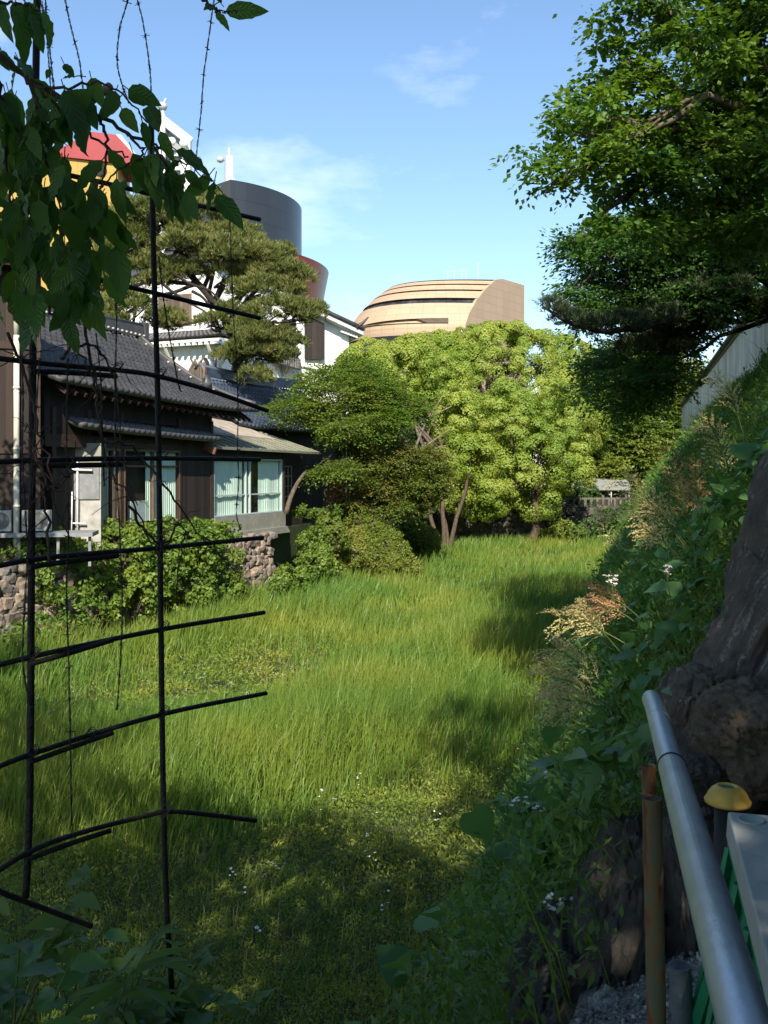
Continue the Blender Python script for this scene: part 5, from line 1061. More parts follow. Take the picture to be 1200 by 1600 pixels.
brs = [([(-120, -40), (-30, 60), (40, 118), (95, 152), (150, 178), (196, 206), (238, 226), (262, 262)], 2.0, .008, .0025),
       ([(60, 136), (110, 140), (135, 130), (168, 132), (205, 158), (232, 192)], 1.95, .0035, .0015),
       ([(-60, 20), (0, 4), (38, 8), (62, 18)], 1.9, .004, .0015), ([(40, 118), (60, 170), (70, 240), (95, 330)], 1.9, .005, .002),
       ([(150, 178), (165, 215), (160, 280), (140, 350)], 1.95, .004, .0015), ([(196, 206), (222, 240), (190, 262), (150, 300)], 1.9, .003, .0015),
       ([(-30, 60), (0, 150), (10, 260), (30, 380)], 1.85, .006, .002), ([(238, 226), (268, 245), (300, 262), (330, 285)], 2.05, .003, .001),
       ([(300, -60), (316, -5), (330, 14), (345, 20)], 2.0, .005, .002), ([(330, 14), (352, 18), (372, 17)], 2.0, .002, .001), ([(40, 118), (130, 205), (200, 245)], 1.97, .004, .002), ([(95, 330), (110, 400), (140, 470)], 1.85, .003, .001)]
m = MB(); bp = []
for pts, D, r0, r1 in brs:
    c = curve([C2(u, v, D+.03*math.sin(u*.02)) for u, v in pts], 26); c = wob(c, .003); bp.append(c); m.tube(c, np.linspace(r0, r1, 26), 7)
fk = V3((-3.2, -1.8, 7.0))
for (u, v, D), r1, mid in (((-120, -40, 2.0), .008, (-2.3, .4, 7.1)), ((-60, 20, 1.9), .005, (-2.4, .2, 7.0)), ((300, -60, 2.0), .005, (-1.6, -.2, 8.3))):
    e = C2(u, v, D); m.tube(curve([fk, V3(mid), e+(V3(mid)-e)*.3, e], 18), np.linspace(.03, r1, 18), 7)
m.build('branch', M_twig, cherry)
lb, lt_, lz = [], [], []
key = [((64, 145), (30, 190)), ((78, 150), (58, 220)), ((86, 165), (82, 225)), ((100, 140), (140, 235)), ((105, 142), (150, 188)), ((60, 175), (45, 250)), ((118, 205), (130, 250)), ((182, 278), (184, 352)), ((165, 325), (192, 400)), ((185, 350), (212, 395)), ((180, 385), (195, 470)), ((228, 260), (258, 332)), ((262, 262), (284, 352)), ((290, 300), (308, 345)), ((275, 235), (338, 268)), ((200, 140), (248, 162)), ((185, 155), (152, 185)), ((190, 170), (215, 205)), ((222, 190), (238, 235)), ((232, 165), (248, 205)), ((250, 205), (272, 255)), ((168, 235), (210, 275)), ((115, 120), (92, 118)), ((352, 18), (420, 14)), ((338, 20), (358, 42)), ((335, 8), (318, 14)), ((345, 5), (338, -10)), ((20, 8), (40, 42)), ((40, 4), (70, 25)), ((0, 2), (8, 58)), ((0, 80), (14, 110)), ((5, 85), (28, 118)), ((100, 100), (116, 122)), ((78, 108), (72, 122)), ((110, 390), (130, 455)), ((140, 440), (155, 530)), ((130, 470), (140, 520)), ((70, 400), (90, 470)), ((75, 330), (60, 410)), ((160, 250), (112, 300)), ((225, 245), (200, 300)), ((60, 258), (48, 320)), ((150, 295), (166, 340)), ((265, 300), (262, 345)), ((282, 318), (300, 395 - 45))]
for (bu, bv), (tu, tv) in key:
    D = rng.uniform(1.85, 2.05); p, q = C2(bu, bv, D), C2(tu, tv, D+rng.normal()*.02); lb.append(p); lt_.append(q-p); lz.append(unit(V3((rng.normal()*.45, -1, .35+rng.normal()*.3))))
for c, nl in zip(bp, (14, 2, 6, 14, 9, 10, 22, 7, 1, 0, 10, 12)):
    for _ in range(nl):
        i = rng.integers(6, 26); p = c[i]+rng.normal(size=3)*V3((.02, .03, .02)); L = rng.uniform(.055, .105)
        d = unit(V3((rng.normal()*.55, rng.normal()*.4, -1+rng.normal()*.25))); lb.append(p); lt_.append(d*L); lz.append(unit(V3((rng.normal()*.8, -.8, .3+rng.normal()*.5))))
for _ in range(58):                                  # the dense dark mass of leaves at the left edge
    u, v = rng.uniform(-40, 150), rng.uniform(120, 500)
    if u > 120 and v > 420: u -= 60
    p = C2(u, v, rng.uniform(1.75, 2.2)); L = rng.uniform(.055, .105); d = unit(V3((rng.normal()*.5, rng.normal()*.4, -1))); lb.append(p); lt_.append(d*L); lz.append(unit(V3((rng.normal()*.8, -.8, .2+rng.normal()*.6))))
lb, lt_, lz = map(np.array, (lb, lt_, lz)); 
for _ in range(46):
    p = C2(rng.uniform(-20, 165), rng.uniform(280, 455), rng.uniform(1.8, 2.15)); L = rng.uniform(.055, .105); lb = np.vstack([lb, p]); lt_ = np.vstack([lt_, unit(V3((rng.normal()*.45, rng.normal()*.4, -1)))*L]); lz = np.vstack([lz, unit(V3((rng.normal()*.8, -.8, .3+rng.normal()*.5)))])
for _ in range(34):
    p = C2(rng.uniform(-20, 105), rng.uniform(140, 330), rng.uniform(1.8, 2.15)); L = rng.uniform(.06, .1); lb = np.vstack([lb, p]); lt_ = np.vstack([lt_, unit(V3((rng.normal()*.45, rng.normal()*.4, -1)))*L]); lz = np.vstack([lz, unit(V3((rng.normal()*.8, -.8, .3+rng.normal()*.5)))])
mid_ = lb+lt_*.5; mu, mv = 600+FPX*mid_[:, 0]/mid_[:, 1], HOR-FPX*(mid_[:, 2]-CZ)/mid_[:, 1]
ok = ~((mu > 118) & (mu < 222) & (mv > 190) & (mv < 300)) & ~((mu > 215) & (mv < 235)); ok[:len(key)] = True; lb, lt_, lz = lb[ok], lt_[ok], lz[ok]; ln = np.linalg.norm(lt_, axis=1)
NR = 11; V, F = leaf_fine(lb, lt_, lz, ln, ln*rng.uniform(.36, .48, len(ln)), rng.uniform(0, .3, len(ln)), .10, NR); lo = npmesh('leaves', V, F, L_cherry, cherry, True)
uv = np.zeros((len(lb), NR, 3, 3), np.float32); uv[..., 0] = V3((1, 0, -1)); uv[..., 1] = np.linspace(0, 1, NR)[None, :, None]
at = lo.data.attributes.new('leaf', 'FLOAT_VECTOR', 'POINT'); at.data.foreach_set('vector', uv.ravel())
m = MB()
for p, t in zip(lb, lt_): m.tube([p-unit(t)*.018+V3((0, .004, .006)), p+t*.05], .0012, 4, False)
m.build('leaf_stalks', M_stem, cherry)['kind'] = 'stuff'

lb_ = [wblob(-14.5, 17, 11.5, 2.4), wblob(-12, 17.5, 12.5, 2.0), wblob(-13, 19.5, 11.5, 2.0), wblob(-16, 19, 12.5, 2.4)]  # crown of an unseen tree, added only to shade the brown house
tree('broadleaf_tree', 'unseen leafy tree added on the left terrace to dapple the brown board house', (-17.9, 17, TZ), (-16, 17.2, 8.5), lb_, layered(lb_, 2.4, .7, 26, .2, .13, upn=.6), L_shade, M_bark, .22)

# ------------------------------------------------------------------ iron lattice, barbed wire, dead canes
def lat(u, v, off=0):
    k = (u-600)/FPX; D = 3.014/(.89-k)-off; return P(u, v, D)
lt = thing('iron_lattice', 'rusty black iron bar lattice with bent loose ends at the left street edge', 'lattice', lat(268, 1552))
HB = [[(20, -118), (180, -112), (352, -104)], [(-60, 238), (150, 283), (280, 314), (406, 343)], [(-60, 388), (112, 428), (200, 448), (406, 497)], [(-60, 553), (60, 567), (180, 578), (243, 587), (330, 611), (418, 642)], [(-60, 724), (100, 718), (250, 716), (406, 718)], [(-60, 898), (60, 873), (250, 856), (411, 840)], [(-60, 1056), (50, 1026), (250, 984), (413, 957)], [(-60, 1224), (50, 1178), (250, 1117), (416, 1083)], [(-60, 1400), (42, 1333), (130, 1300), (243, 1271), (258, 1268), (300, 1270), (400, 1282)], [(-30, 1376), (5, 1395), (70, 1420), (143, 1447)]]
for k, h in enumerate(HB):
    o = MB().tube(curve([lat(u, v) for u, v in h], 26), .0072, 8).build('horizontal_bar', M_iron, lt)
    if k in (8, 9): o['label'] = 'bent loose bar'
for h in ([(46, 580), (120, 583), (182, 588)], [(46, 728), (120, 727), (190, 726)], [(46, 886), (110, 877), (185, 868)], [(46, 1038), (110, 1020), (176, 1000)], [(44, 1192), (110, 1168), (176, 1145)], [(40, 1344), (110, 1318), (172, 1298)]):
    MB().tube(curve([lat(u, v, .012) for u, v in h], 10), .0072, 8).build('lap_bar', M_iron, lt)
for h in ([(60, -130), (55, 200), (51, 600), (49, 900), (47, 1200), (44, 1325), (40, 1402)], [(236, 168), (240, 400), (246, 600), (250, 850), (253, 1100), (256, 1280), (261, 1430), (269, 1556)]):
    MB().tube(curve([lat(u, v, -.016) for u, v in h], 30), .0084 if h[0][0] > 100 else .0098, 8).build('vertical_bar', M_iron, lt)
MB().tube([lat(138, 160, .05), lat(172, 135, .05)], .012, 8).build('rod_stub', M_iron, lt)
for u, v in ((248, 587), (250, 717), (251, 856), (252, 984), (252, 1117), (255, 1270), (50, 573), (48, 1027), (47, 1180), (137, 1152), (180, 578), (180, 720)):
    c = lat(u, v); m = MB(); A = np.linspace(0, 19, 40); m.tube([c+V3((.013*math.cos(a)+.0006*a, .012*math.sin(a), .013*math.sin(a+.3)+.0008*a)) for a in A], .0014, 4, False); m.build('wire_tie', M_wire, lt)
WG = 'strands of barbed wire hung through the lattice'
WL = [("barbed wire strand hugging the tall bar at the top left corner", [(62, -112), (60, -20), (68, 20), (76, 60), (80, 100), (86, 150), (90, 170)]),
      ("barbed wire strand dropping close beside the corner strand among cherry twigs", [(70, -114), (70, -30), (72, 18), (74, 60), (77, 110), (80, 150)]),
      ("short barbed wire strand against the sky right of the top left corner", [(102, -112), (100, -20), (106, 20), (114, 55), (124, 95), (131, 150)]),
      ("curved barbed wire strand bowing left against the sky above the crimson roof", [(204, -112), (202, -20), (198, 6), (187, 45), (183, 95), (190, 130), (202, 162)]),
      ("straight barbed wire strand running down onto the top of the shorter lattice bar", [(214, -112), (212, -20), (222, 28), (230, 75), (235, 120), (237, 170)]),
      ("barbed wire strand hanging from the leaf sprig, in front of the white antenna tower", [(338, -112), (336, -20), (330, 30), (324, 75), (318, 120), (315, 165), (311, 205), (307, 240), (303, 280)]),
      ("barbed wire strand arching over the black cylinder and falling past the loose bar ends", [(280, 245), (320, 272), (345, 298), (357, 325), (361, 400), (364, 480), (369, 560), (372, 640), (371, 700), (373, 755), (369, 800), (376, 828)]),
      ("barbed wire strand dangling in front of the wooden shutter and roof verge", [(248, 400), (256, 470), (264, 520), (271, 560), (280, 605), (284, 612)]),
      ("barbed wire strand hanging in front of the white downpipe", [(34, 430), (33, 500), (36, 620), (35, 720), (42, 840)]),
      ("barbed wire strand falling past the house roof and down to the herbs", [(178, 400), (182, 500), (180, 590), (181, 700), (187, 830), (191, 950), (187, 1050), (183, 1110)]),
      ("barbed wire strand in front of the service deck reaching down to the reeds", [(106, 560), (104, 700), (107, 830), (104, 920), (108, 1060), (110, 1160), (112, 1290)]),
      ("barbed wire strand at the left edge beside the thick bar", [(62, 560), (48, 760), (44, 850), (38, 960), (36, 1040), (50, 1115)]),
      ("barbed wire strand crossing the roof tiles between the two upright bars", [(150, 520), (158, 600), (160, 690), (163, 760)])]
for lab, pts in WL:
    off = rng.uniform(-.03, .05); c = curve([lat(u, v, off) for u, v in pts], 60); m = MB(); ph = np.linspace(0, len(c)*.9, len(c))
    e = np.stack([np.cos(ph), np.sin(ph), 0*ph], 1)*.0016; m.tube(c+e, .0013, 4); m.tube(c-e, .0013, 4)
    d = np.concatenate([[0], np.cumsum(np.linalg.norm(np.diff(c, axis=0), axis=1))])
    for x in np.arange(.04, d[-1], .085):
        q = np.array([np.interp(x, d, c[:, j]) for j in range(3)])
        for _ in range(2): w_ = rdir(1)[0]*V3((1, 1, .5))*.013; m.tube([q-w_, q+w_], (.0011, .0007), 4)
        w_ = V3((0, 0, .005)); m.tube([q-w_, q+w_], .0026, 5)
    o = m.build('barbed_wire', M_wire); tag(o, lab, 'barbed wire', WG)
CG = 'dead canes tangled in the lattice'
CN = [("long dead cane arching from the dark eave down across the house window", [(128, 470), (140, 560), (155, 650), (165, 720), (200, 775), (240, 850), (262, 900)]),
      ("dead cane bending right over the wooden panel to the creeper", [(152, 690), (185, 690), (225, 715), (262, 765), (300, 820), (350, 870), (375, 900)]),
      ("thin dead cane slanting across the brown board wall", [(12, 520), (45, 610), (75, 720), (90, 800), (130, 880)]),
      ("forked dead cane in front of the utility shed", [(55, 700), (78, 760), (110, 740), (118, 690)]),
      ("dead cane rising from the deck toward the pale window", [(78, 880), (72, 800), (60, 730), (40, 660)]),
      ("dead cane crossing the roof edge at a slant", [(70, 470), (110, 530), (150, 600), (158, 690)]),
      ("slender dead cane hooking over below the cherry leaves", [(95, 560), (120, 540), (150, 545), (180, 600), (190, 700), (215, 790)]),
      ("dead cane hanging low over the creeper thicket", [(200, 790), (250, 850), (285, 820), (275, 930)])]
for lab, pts in CN:
    c = wob(curve([lat(u, v, .03+rng.uniform(0, .08)) for u, v in pts], 34), .004); m = MB(); m.tube(c, np.linspace(.0045, .0016, 34), 6)
    for _ in range(9):
        i = rng.integers(3, 30); d = unit(c[i+1]-c[i]+rdir(1)[0]*1.1); L = rng.uniform(.04, .15); m.tube(wob(curve([c[i], c[i]+d*L*.5, c[i]+d*L+V3((0, 0, -.02))], 6), .003), (.0016, .0006), 4)
    tag(m.build('dead_cane', M_twig), lab, 'cane', CG)

# ------------------------------------------------------------------ right bank plants
def bnorm(s, t):
    e = .08; ds = (bankp(s+e, t)-bankp(s-e, t))/(2*e); dt = (bankp(s, t+e)-bankp(s, t-e))/(2*e); n = np.cross(ds, dt); n = unit(n)
    return np.where(n[:, 2:3] < 0, -n, n)
def cover(s0, s1, t0, t1, dens):
    n = int((s1-s0)*(t1-t0)*1.8*dens); return rng.uniform(s0, s1, n), rng.uniform(t0, t1, n)
def height(s, t): return np.interp(t, [3.6, 4.6], [1, .4])*np.clip(.28+.22*vnoise(s, t*1.4, 1.2, 12)+.12*vnoise(s, t*1.4, 3.4, 13), .04, .9)
def rocky(s, t):                                    # 1 where bare rock and rail area stay open
    a = (s > .5) & (s < 6.8) & (t > np.interp(s, [0, 3.4, 4.2, 6.8], [1.1, 1.3, 1.9, 2.35])) & (t < 3.2)
    b = (s < 3.6) & (t > .9) & (t < 2.6); return a | b
parts = []
for s0, s1, dn, L in ((2.2, 6, 900, .055), (6, 11, 520, .075), (11, 20, 200, .125), (20, 36, 90, .18), (36, 68, 50, .22)):
    s, t = cover(s0, s1, 0, 5.5, dn); ok = (~rocky(s, t)) & (rng.uniform(size=len(s)) < np.clip(.72+.4*vnoise(s, t, 2.2, 14), .12, 1)); s, t = s[ok], t[ok]; n = len(s)
    N = bnorm(s, t); h = height(s, t)*rng.uniform(.15, 1.15, n)*(1 if s0 < 20 else 1.4); p = bankp(s, t)+N*h[:, None]*.55+V3((0, 0, 1))*h[:, None]*.6
    T = unit(rdir(n)+N*.6-V3((0, 0, .3))); parts.append(leaf_quads(p, T, unit(N*.7+V3((0, 0, .8))+rdir(n)*.6), L*rng.uniform(.6, 1.5, n), L*.42*rng.uniform(.6, 1.4, n)))
V, F = cat(parts); tag(npmesh('bank_undergrowth', V, F, L_weed), 'tangled green weeds covering the steep right bank', 'undergrowth', kind='stuff')
parts = []
for s0, s1, dn in ((3, 9, 40), (9, 20, 40), (20, 45, 22)):   # mugwort-like sprigs: a stem with whorled narrow leaves
    s, t = cover(s0, s1, 0, 5.2, dn); ok = ~rocky(s, t); s, t = s[ok], t[ok]; N = bnorm(s, t); h = height(s, t)+.12; b0 = bankp(s, t)+N*h[:, None]*.3; ax = unit(N*.7+V3((0, 0, 1.))+rdir(len(s))*.25)
    k = 14; b0 = np.repeat(b0, k, 0); ax = np.repeat(ax, k, 0); n = len(b0); f = rng.uniform(.25, 1, (n, 1)); T = unit(rdir(n)+ax*.5)
    parts.append(leaf_quads(b0+ax*f*.45, T, unit(ax+rdir(n)*.4), rng.uniform(.05, .10, n)*(1 if s0 < 9 else 1.5), rng.uniform(.014, .024, n)*(1 if s0 < 9 else 1.6)))
V, F = cat(parts); tag(npmesh('feathery_weeds', V, F, L_weed), 'upright feathery weed sprigs among the bank undergrowth', 'weeds', kind='stuff')
s, t = np.concatenate([cover(4.3, 20, .3, 5.2, 30), cover(20, 42, .3, 5.2, 12)], axis=1); ok = ~rocky(s, t) & (vnoise(s, t, .9, 15) > -.5); s, t = s[ok], t[ok]; n = len(s); N = bnorm(s, t); h = height(s, t)+.12
p = bankp(s, t)+N*h[:, None]*.6+V3((0, 0, 1))*h[:, None]*.6; T = unit(rdir(n)*.8+N*.5-V3((0, 0, .55)))
V, F = heart_leaf(p, T, unit(N+V3((0, 0, .9))+rdir(n)*.4), rng.uniform(.07, .21, n)*np.where(rng.uniform(size=n) < .3, 1.2, .8)); tag(npmesh('heart_leaved_vine', V, F, L_heart, None, True), 'large heart shaped vine leaves trailing over the right bank', 'vine', kind='stuff')
def bl_blades(s0, s1, dn, hh, wd):
    s, t = cover(s0, s1, 0, 5.2, dn); ok = ~rocky(s, t) & (vnoise(s, t, 1.5, 16) > .1); s, t = s[ok], t[ok]; p = bankp(s, t)
    V, F = blades(p[:, 0], p[:, 1], hh*rng.uniform(.5, 1.3, len(s)), wd*rng.uniform(.6, 1.3, len(s)), (-.7, -.1), .5); z = np.repeat(p[:, 2], 8); V[:, 2] += z; return V, F
V, F = cat([bl_blades(3, 9, 35, .5, .008), bl_blades(9, 22, 50, .7, .012), bl_blades(22, 60, 22, .8, .03)]); tag(npmesh('bank_grass', V, F, L_reed), 'loose grass tufts leaning out from the right bank', 'grass', kind='stuff')
# seeding grasses and docks
SGp = 'seeding grasses standing out from the right bank'
SG_ = [("golden feathery seed head drooping left over the shaded reeds", [(985, 1010), (940, 985), (905, 970), (866, 962)], 8.5, 0, 1.2), ("second golden seed head rising beside the drooping one", [(970, 1020), (940, 985), (915, 960), (905, 945)], 8.4, 0, .9),
       ("large golden seed plume low on the bank, upper spray", [(975, 1105), (930, 1060), (895, 1030), (868, 1012)], 7.6, 0, 1.3), ("large golden seed plume low on the bank, middle spray", [(975, 1120), (925, 1085), (890, 1065), (856, 1058)], 7.6, 0, 1.4), ("large golden seed plume low on the bank, lowest spray", [(975, 1130), (935, 1105), (900, 1095), (868, 1092)], 7.5, 0, 1.3),
       ("rusty red seed spray beside the pale flowers", [(1010, 975), (975, 945), (950, 932), (926, 922)], 8.6, 1, 1.1), ("rusty red seed spray just below the first rusty one", [(1010, 985), (975, 960), (950, 950), (934, 945)], 8.5, 1, 1.0),
       ("tall pale grass plume leaning left above the far balustrade end", [(1075, 860), (1040, 815), (1005, 775), (978, 748)], 9.0, 0, 1.5), ("pale grass plume hanging just under the tall leaning plume", [(1080, 860), (1050, 825), (1020, 800), (985, 785)], 9.0, 0, 1.2),
       ("lone curved stalk with a sparse top over the sunlit reeds", [(1015, 872), (975, 858), (948, 830), (944, 805), (924, 784)], 9.0, 0, .6), ("brown seed stalk below the far end of the white wall", [(1085, 850), (1072, 800), (1062, 760), (1040, 690)], 9.4, 1, 1.0),
       ("yellow seed spire in front of the white wall", [(1145, 790), (1135, 730), (1120, 680), (1098, 655)], 9.0, 0, 1.2), ("thin seed spire highest up against the white wall", [(1165, 690), (1150, 640), (1140, 610), (1112, 585)], 9.0, 0, .8), ("rusty seed spike in the middle of the bank greenery", [(1095, 830), (1092, 790), (1088, 760), (1085, 715)], 8.6, 1, .8), ("short seed spire left of the heart shaped leaves", [(1060, 880), (1040, 850), (1020, 835), (1000, 820)], 8.4, 0, .8)]
for lab, pts, D, col, k in SG_:
    p0 = [P(u, v, D+.05*i) for i, (u, v) in enumerate(pts)]; t = thing('seeding_grass', lab, 'seeding grass', p0[0], SGp); MB().tube(curve(p0, 20), np.linspace(.006, .002, 20), 5).build('stem', M_stem, t)
    pl = []; panicle(pl, p0, .25*k, int(28*k)+6, .025); V, F = cat(pl); npmesh('seed_head', V, F, M_seedred if col else M_seed, t)
FG = 'pale wild flowers among the bank weeds'
for lab, u, v, D, n, mt_ in (("pale pink flower cluster beside the rusty seed spray", 957, 905, 8.0, 14, M_pink), ("pale flower cluster high on the bank under the heart leaves", 1043, 890, 7.2, 9, M_pink), ("small white flower head nearest the dark rock edge", 895, 1416, 4.1, 6, M_petal), ("white flowers stacked up one stem left of the dark rock, topmost head", 868, 1416, 4.1, 7, M_petal), ("white flowers stacked up one stem left of the dark rock, lowest head", 855, 1445, 4.1, 9, M_petal), ("white flower head at the shaded bank edge, left one", 815, 1254, 6.8, 8, M_petal), ("white flower head at the shaded bank edge, right one", 843, 1262, 6.6, 8, M_petal), ("white flowers low at the bank foot above the other heads", 858, 1208, 7.4, 9, M_petal)):
    c = P(u, v, D); t = thing('wild_flower', lab, 'flower', c-V3((0, 0, .3)), FG); m = MB(); fp = []
    for _ in range(n):
        q = c+rng.normal(size=3)*V3((.03, .03, .02)); m.tube(curve([c+V3((.05, .02, -.32)), c-V3((0, 0, .1)), q], 6), .0015, 4, False); d = rdir(6); d[:, 2] = np.abs(d[:, 2])*.4; fp.append(leaf_quads(np.repeat(q[None], 6, 0), d, np.repeat(V3((0, -.6, .8))[None], 6, 0)+d*.2, .020, .015, 0))
    m.build('stems', M_stem, t); V, F = cat(fp); npmesh('petals', V, F, mt_, t)

# ------------------------------------------------------------------ boulders
def boulder(label, u, v, D, ru, rv, dp, tilt, mat, seed, rough=.22, name='boulder'):
    k = D/FPX; c = P(u, v, D); bm = bmesh.new(); bmesh.ops.create_icosphere(bm, subdivisions=6, radius=1)
    o3 = Vector((seed*7.3, seed*3.1, seed*1.7)); ct, st_ = math.cos(tilt), math.sin(tilt)
    for q in bm.verts:
        p = q.co.copy(); p = Vector([math.copysign(abs(x)**.75, x) for x in p])
        d = 1+rough*mnoise.fractal(p*1.3+o3, 1.0, 2.0, 3)+rough*.45*mnoise.ridged_multi_fractal(p*2.4+o3, 1.0, 2.0, 4, 1.0, 2.0)*.5+.03*mnoise.fractal(p*9+o3, .8, 2.0, 3)
        vd = mnoise.voronoi(Vector((p.x*2.6, p.y*2.6, p.z*1.3))+o3)[0]; cr_ = min(1.0, (vd[1]-vd[0])*3.2); vd2 = mnoise.voronoi(Vector((p.x*6, p.y*6, p.z*2.6))+o3*2)[0]; cr2 = min(1.0, (vd2[1]-vd2[0])*3.0)
        d = d-.10*(1-cr_)**2-.045*(1-cr2)**2+.07*vd[0]; d = round(d*11)/11*.4+d*.6
        d += .05*mnoise.ridged_multi_fractal(p*6+o3, 1.0, 2.0, 4, 1.0, 2.0)*rough*2; x, y, z = p.x*d*ru*k, p.y*d*dp, p.z*d*rv*k
        q.co = Vector((x*ct+z*st_, y, -x*st_+z*ct))
    me = bpy.data.meshes.new(name); bm.to_mesh(me); bm.free(); me.polygons.foreach_set('use_smooth', np.ones(len(me.polygons), dtype=bool)); me.materials.append(mat)
    o = bpy.data.objects.new(name, me); COL.objects.link(o); o.location = tuple(c); return tag(o, label, 'rock', 'rocks at the edge of the right bank')
boulder('tall dark boulder streaked white, leaning right above the handrail end', 1222, 1000, 5.0, 66, 200, .55, R(24), M_rock, 1, .34)
boulder('dark streaked boulder at the right edge beneath the heart leaves', 1240, 850, 5.3, 55, 180, .5, R(14), M_rock, 2)
boulder('brown layered boulder behind the yellow cap', 1190, 1150, 4.0, 80, 68, .35, R(-12), M_rock2, 3)
boulder('dark low boulder between the tall rock and the brown one', 1085, 1130, 4.6, 45, 75, .35, R(25), M_rock, 4)
boulder('small grey stone wedged beside the handrail end', 1088, 1203, 3.9, 26, 20, .12, R(10), M_rock3, 5)
boulder('dark lichen spotted rock face left of the rusty post', 975, 1440, 3.9, 62, 150, .35, R(14), M_rock3, 6)
boulder('dark low rock at the bottom of the bank beneath the white flowers', 900, 1560, 4.0, 90, 110, .4, R(20), M_rock3, 7)
boulder('pale grey lichen stone at the very bottom beside the rusty post', 955, 1586, 3.35, 28, 26, .1, 0, surf('pale_lichen_stone', [(.16, .155, .14), (.32, .32, .30), (.45, .45, .43)], 30, .9, .6, 60), 8)
boulder('dark rock under the handrail behind the rusty posts', 1085, 1420, 3.6, 40, 140, .25, 0, M_rock3, 9)
gp = MB(); GV = []
s, t = np.meshgrid(np.linspace(.2, 4.3, 42), np.linspace(1.55, 2.7, 24), indexing='ij'); p = bankp(s, t, .02)
idx = np.arange(42*24).reshape(42, 24); F = np.stack([idx[:-1, :-1], idx[1:, :-1], idx[1:, 1:], idx[:-1, 1:]], -1).reshape(-1, 4); p[..., 2] += rng.normal(size=p.shape[:2])*.008
tag(npmesh('gravel', p.reshape(-1, 3), F, M_gravel, None, True), kind='structure')
gb = bmesh.new(); bmesh.ops.create_icosphere(gb, subdivisions=1, radius=1); iv = np.array([q.co for q in gb.verts]); fc = np.array([[q.index for q in f.verts] for f in gb.faces]); gb.free()
n = 2600; s, t = rng.uniform(.6, 4.2, n), rng.uniform(1.58, 2.65, n); c = bankp(s, t, .028); sz = rng.uniform(.005, .013, (n, 1, 1))
V = c[:, None, :]+iv[None]*sz*rng.uniform(.6, 1.3, (n, 1, 3)); F = (np.arange(n)*len(iv))[:, None, None]+fc[None]
tag(npmesh('loose_gravel', V.reshape(-1, 3), F.reshape(-1, 3), stonemat('gravel_stones', [(.10, .10, .09), (.25, .24, .22), (.45, .44, .41)])), 'loose pale gravel along the barrier and handrail', 'gravel', kind='stuff')

# ------------------------------------------------------------------ handrail, posts, barrier
e1, e0 = V3((.905, 3.12, 4.845)), V3((.43, 1.1, 4.94)); dr = unit(e0-e1)
hr = thing('handrail', 'round galvanised steel handrail pipe running toward the camera at lower right', 'handrail', e1)
m = MB(); c = np.array([e1+(dr*x)+V3((0, 0, -.02*max(0, .25-x)/.25)) for x in (0, .08, .2, .5, .95)]); V, F = tube(c, .031, 28); m.add(V, F, True)
V2, F2 = tube(c[:3], .0275, 28); m.add(V2, [f[::-1] for f in F2], True); m.add(np.vstack([V[:28], V2[:28]]), [(i, (i+1) % 28, 28+(i+1) % 28, 28+i) for i in range(28)])
m.build('pipe', M_galv, hr); q = e1+dr*.93; m = MB(); m.tube([q, q+dr*2.2], .0325, 28); m.build('pipe', M_galv, hr)
m = MB(); m.tube([q-dr*.006, q+dr*.004], .034, 28); m.build('black_band', M_black, hr)
m = MB(); q2 = e1+dr*.42; m.tube([q2, q2+dr*.012], .0314, 28); m.build('weld_ring', M_galv, hr)
def hollow(mb, p, q, r, n=22, wall=.004):
    V, F = tube([p, (V3(p)+V3(q))/2, q], r, n); mb.add(V, F, True); V2, F2 = tube([q, V3(q)+(V3(p)-V3(q))*.3], r-wall, n); mb.add(V2, [f[::-1] for f in F2], True)
    mb.add(np.vstack([V[-n:], V2[:n]]), [(i, (i+1) % n, n+(i+1) % n, n+i) for i in range(n)])
for lab, tp_, bt in (("rusty hollow post stub standing behind the front one beside the handrail", (.838, 2.92, 4.665), (.858, 2.92, 3.7)), ("taller rusty hollow post stub with green paint traces nearest the camera", (.632, 2.17, 4.828), (.655, 2.17, 3.7))):
    t = thing('rusty_post', lab, 'post', bt, 'rusty post stubs beside the handrail'); m = MB(); hollow(m, bt, tp_, .0215); m.build('tube', M_rust, t)
    m = MB(); V, F = tube([V3(tp_)-V3((0, 0, .012)), V3(tp_)+V3((0, 0, .001))], .0230, 22); m.add(V, F, True); m.build('rim', M_rust, t)
t = thing('galvanised_post', 'short galvanised post stub at the bottom edge behind the rusty post', 'post', P(1068, 1600, 2.5)); m = MB(); hollow(m, P(1076, 1760, 2.5), P(1062, 1508, 2.5), .030); m.build('tube', surf('dull_galvanised', [(.10, .12, .14), (.16, .18, .20)], 9, .6, .2, 60, metal=.5), t)

bf = Fr((.972, 2.62), tuple(-BB[:2])); bf.n = -BM                # s toward the camera, t toward the moat
br = thing('barrier', 'low barrier with a weathered grey plastic top bar and green slatted side', 'barrier', bf(.8, 0, 3.97))
Zb = 4.632; m = MB()
m.hexa([bf(0, -.125, Zb-.075), bf(2.4, -.125, Zb-.075), bf(2.4, 0, Zb-.075), bf(0, 0, Zb-.075), bf(0, -.12, Zb), bf(2.4, -.12, Zb), bf(2.4, -.005, Zb), bf(0, -.005, Zb)]); m.build('top_bar', M_plastic, br, .006)
m = MB(); c = bf(.056, -.062, Zb); m.lathe(c, [(.036, -.002), (.036, .003), (.033, .004), (.030, .0015), (0, .0015)], 28); m.build('end_disc', surf('pale_green_plastic', [(.26, .34, .30), (.34, .42, .38)], 12, .6), br)
m = MB(); m.box(bf, .01, 2.4, -.10, -.088, Zb-.16, Zb-.076); m.box(bf, .01, 2.4, -.016, -.004, Zb-.10, Zb-.076); m.box(bf, .01, 2.4, .09, .115, 4.0, 4.05)
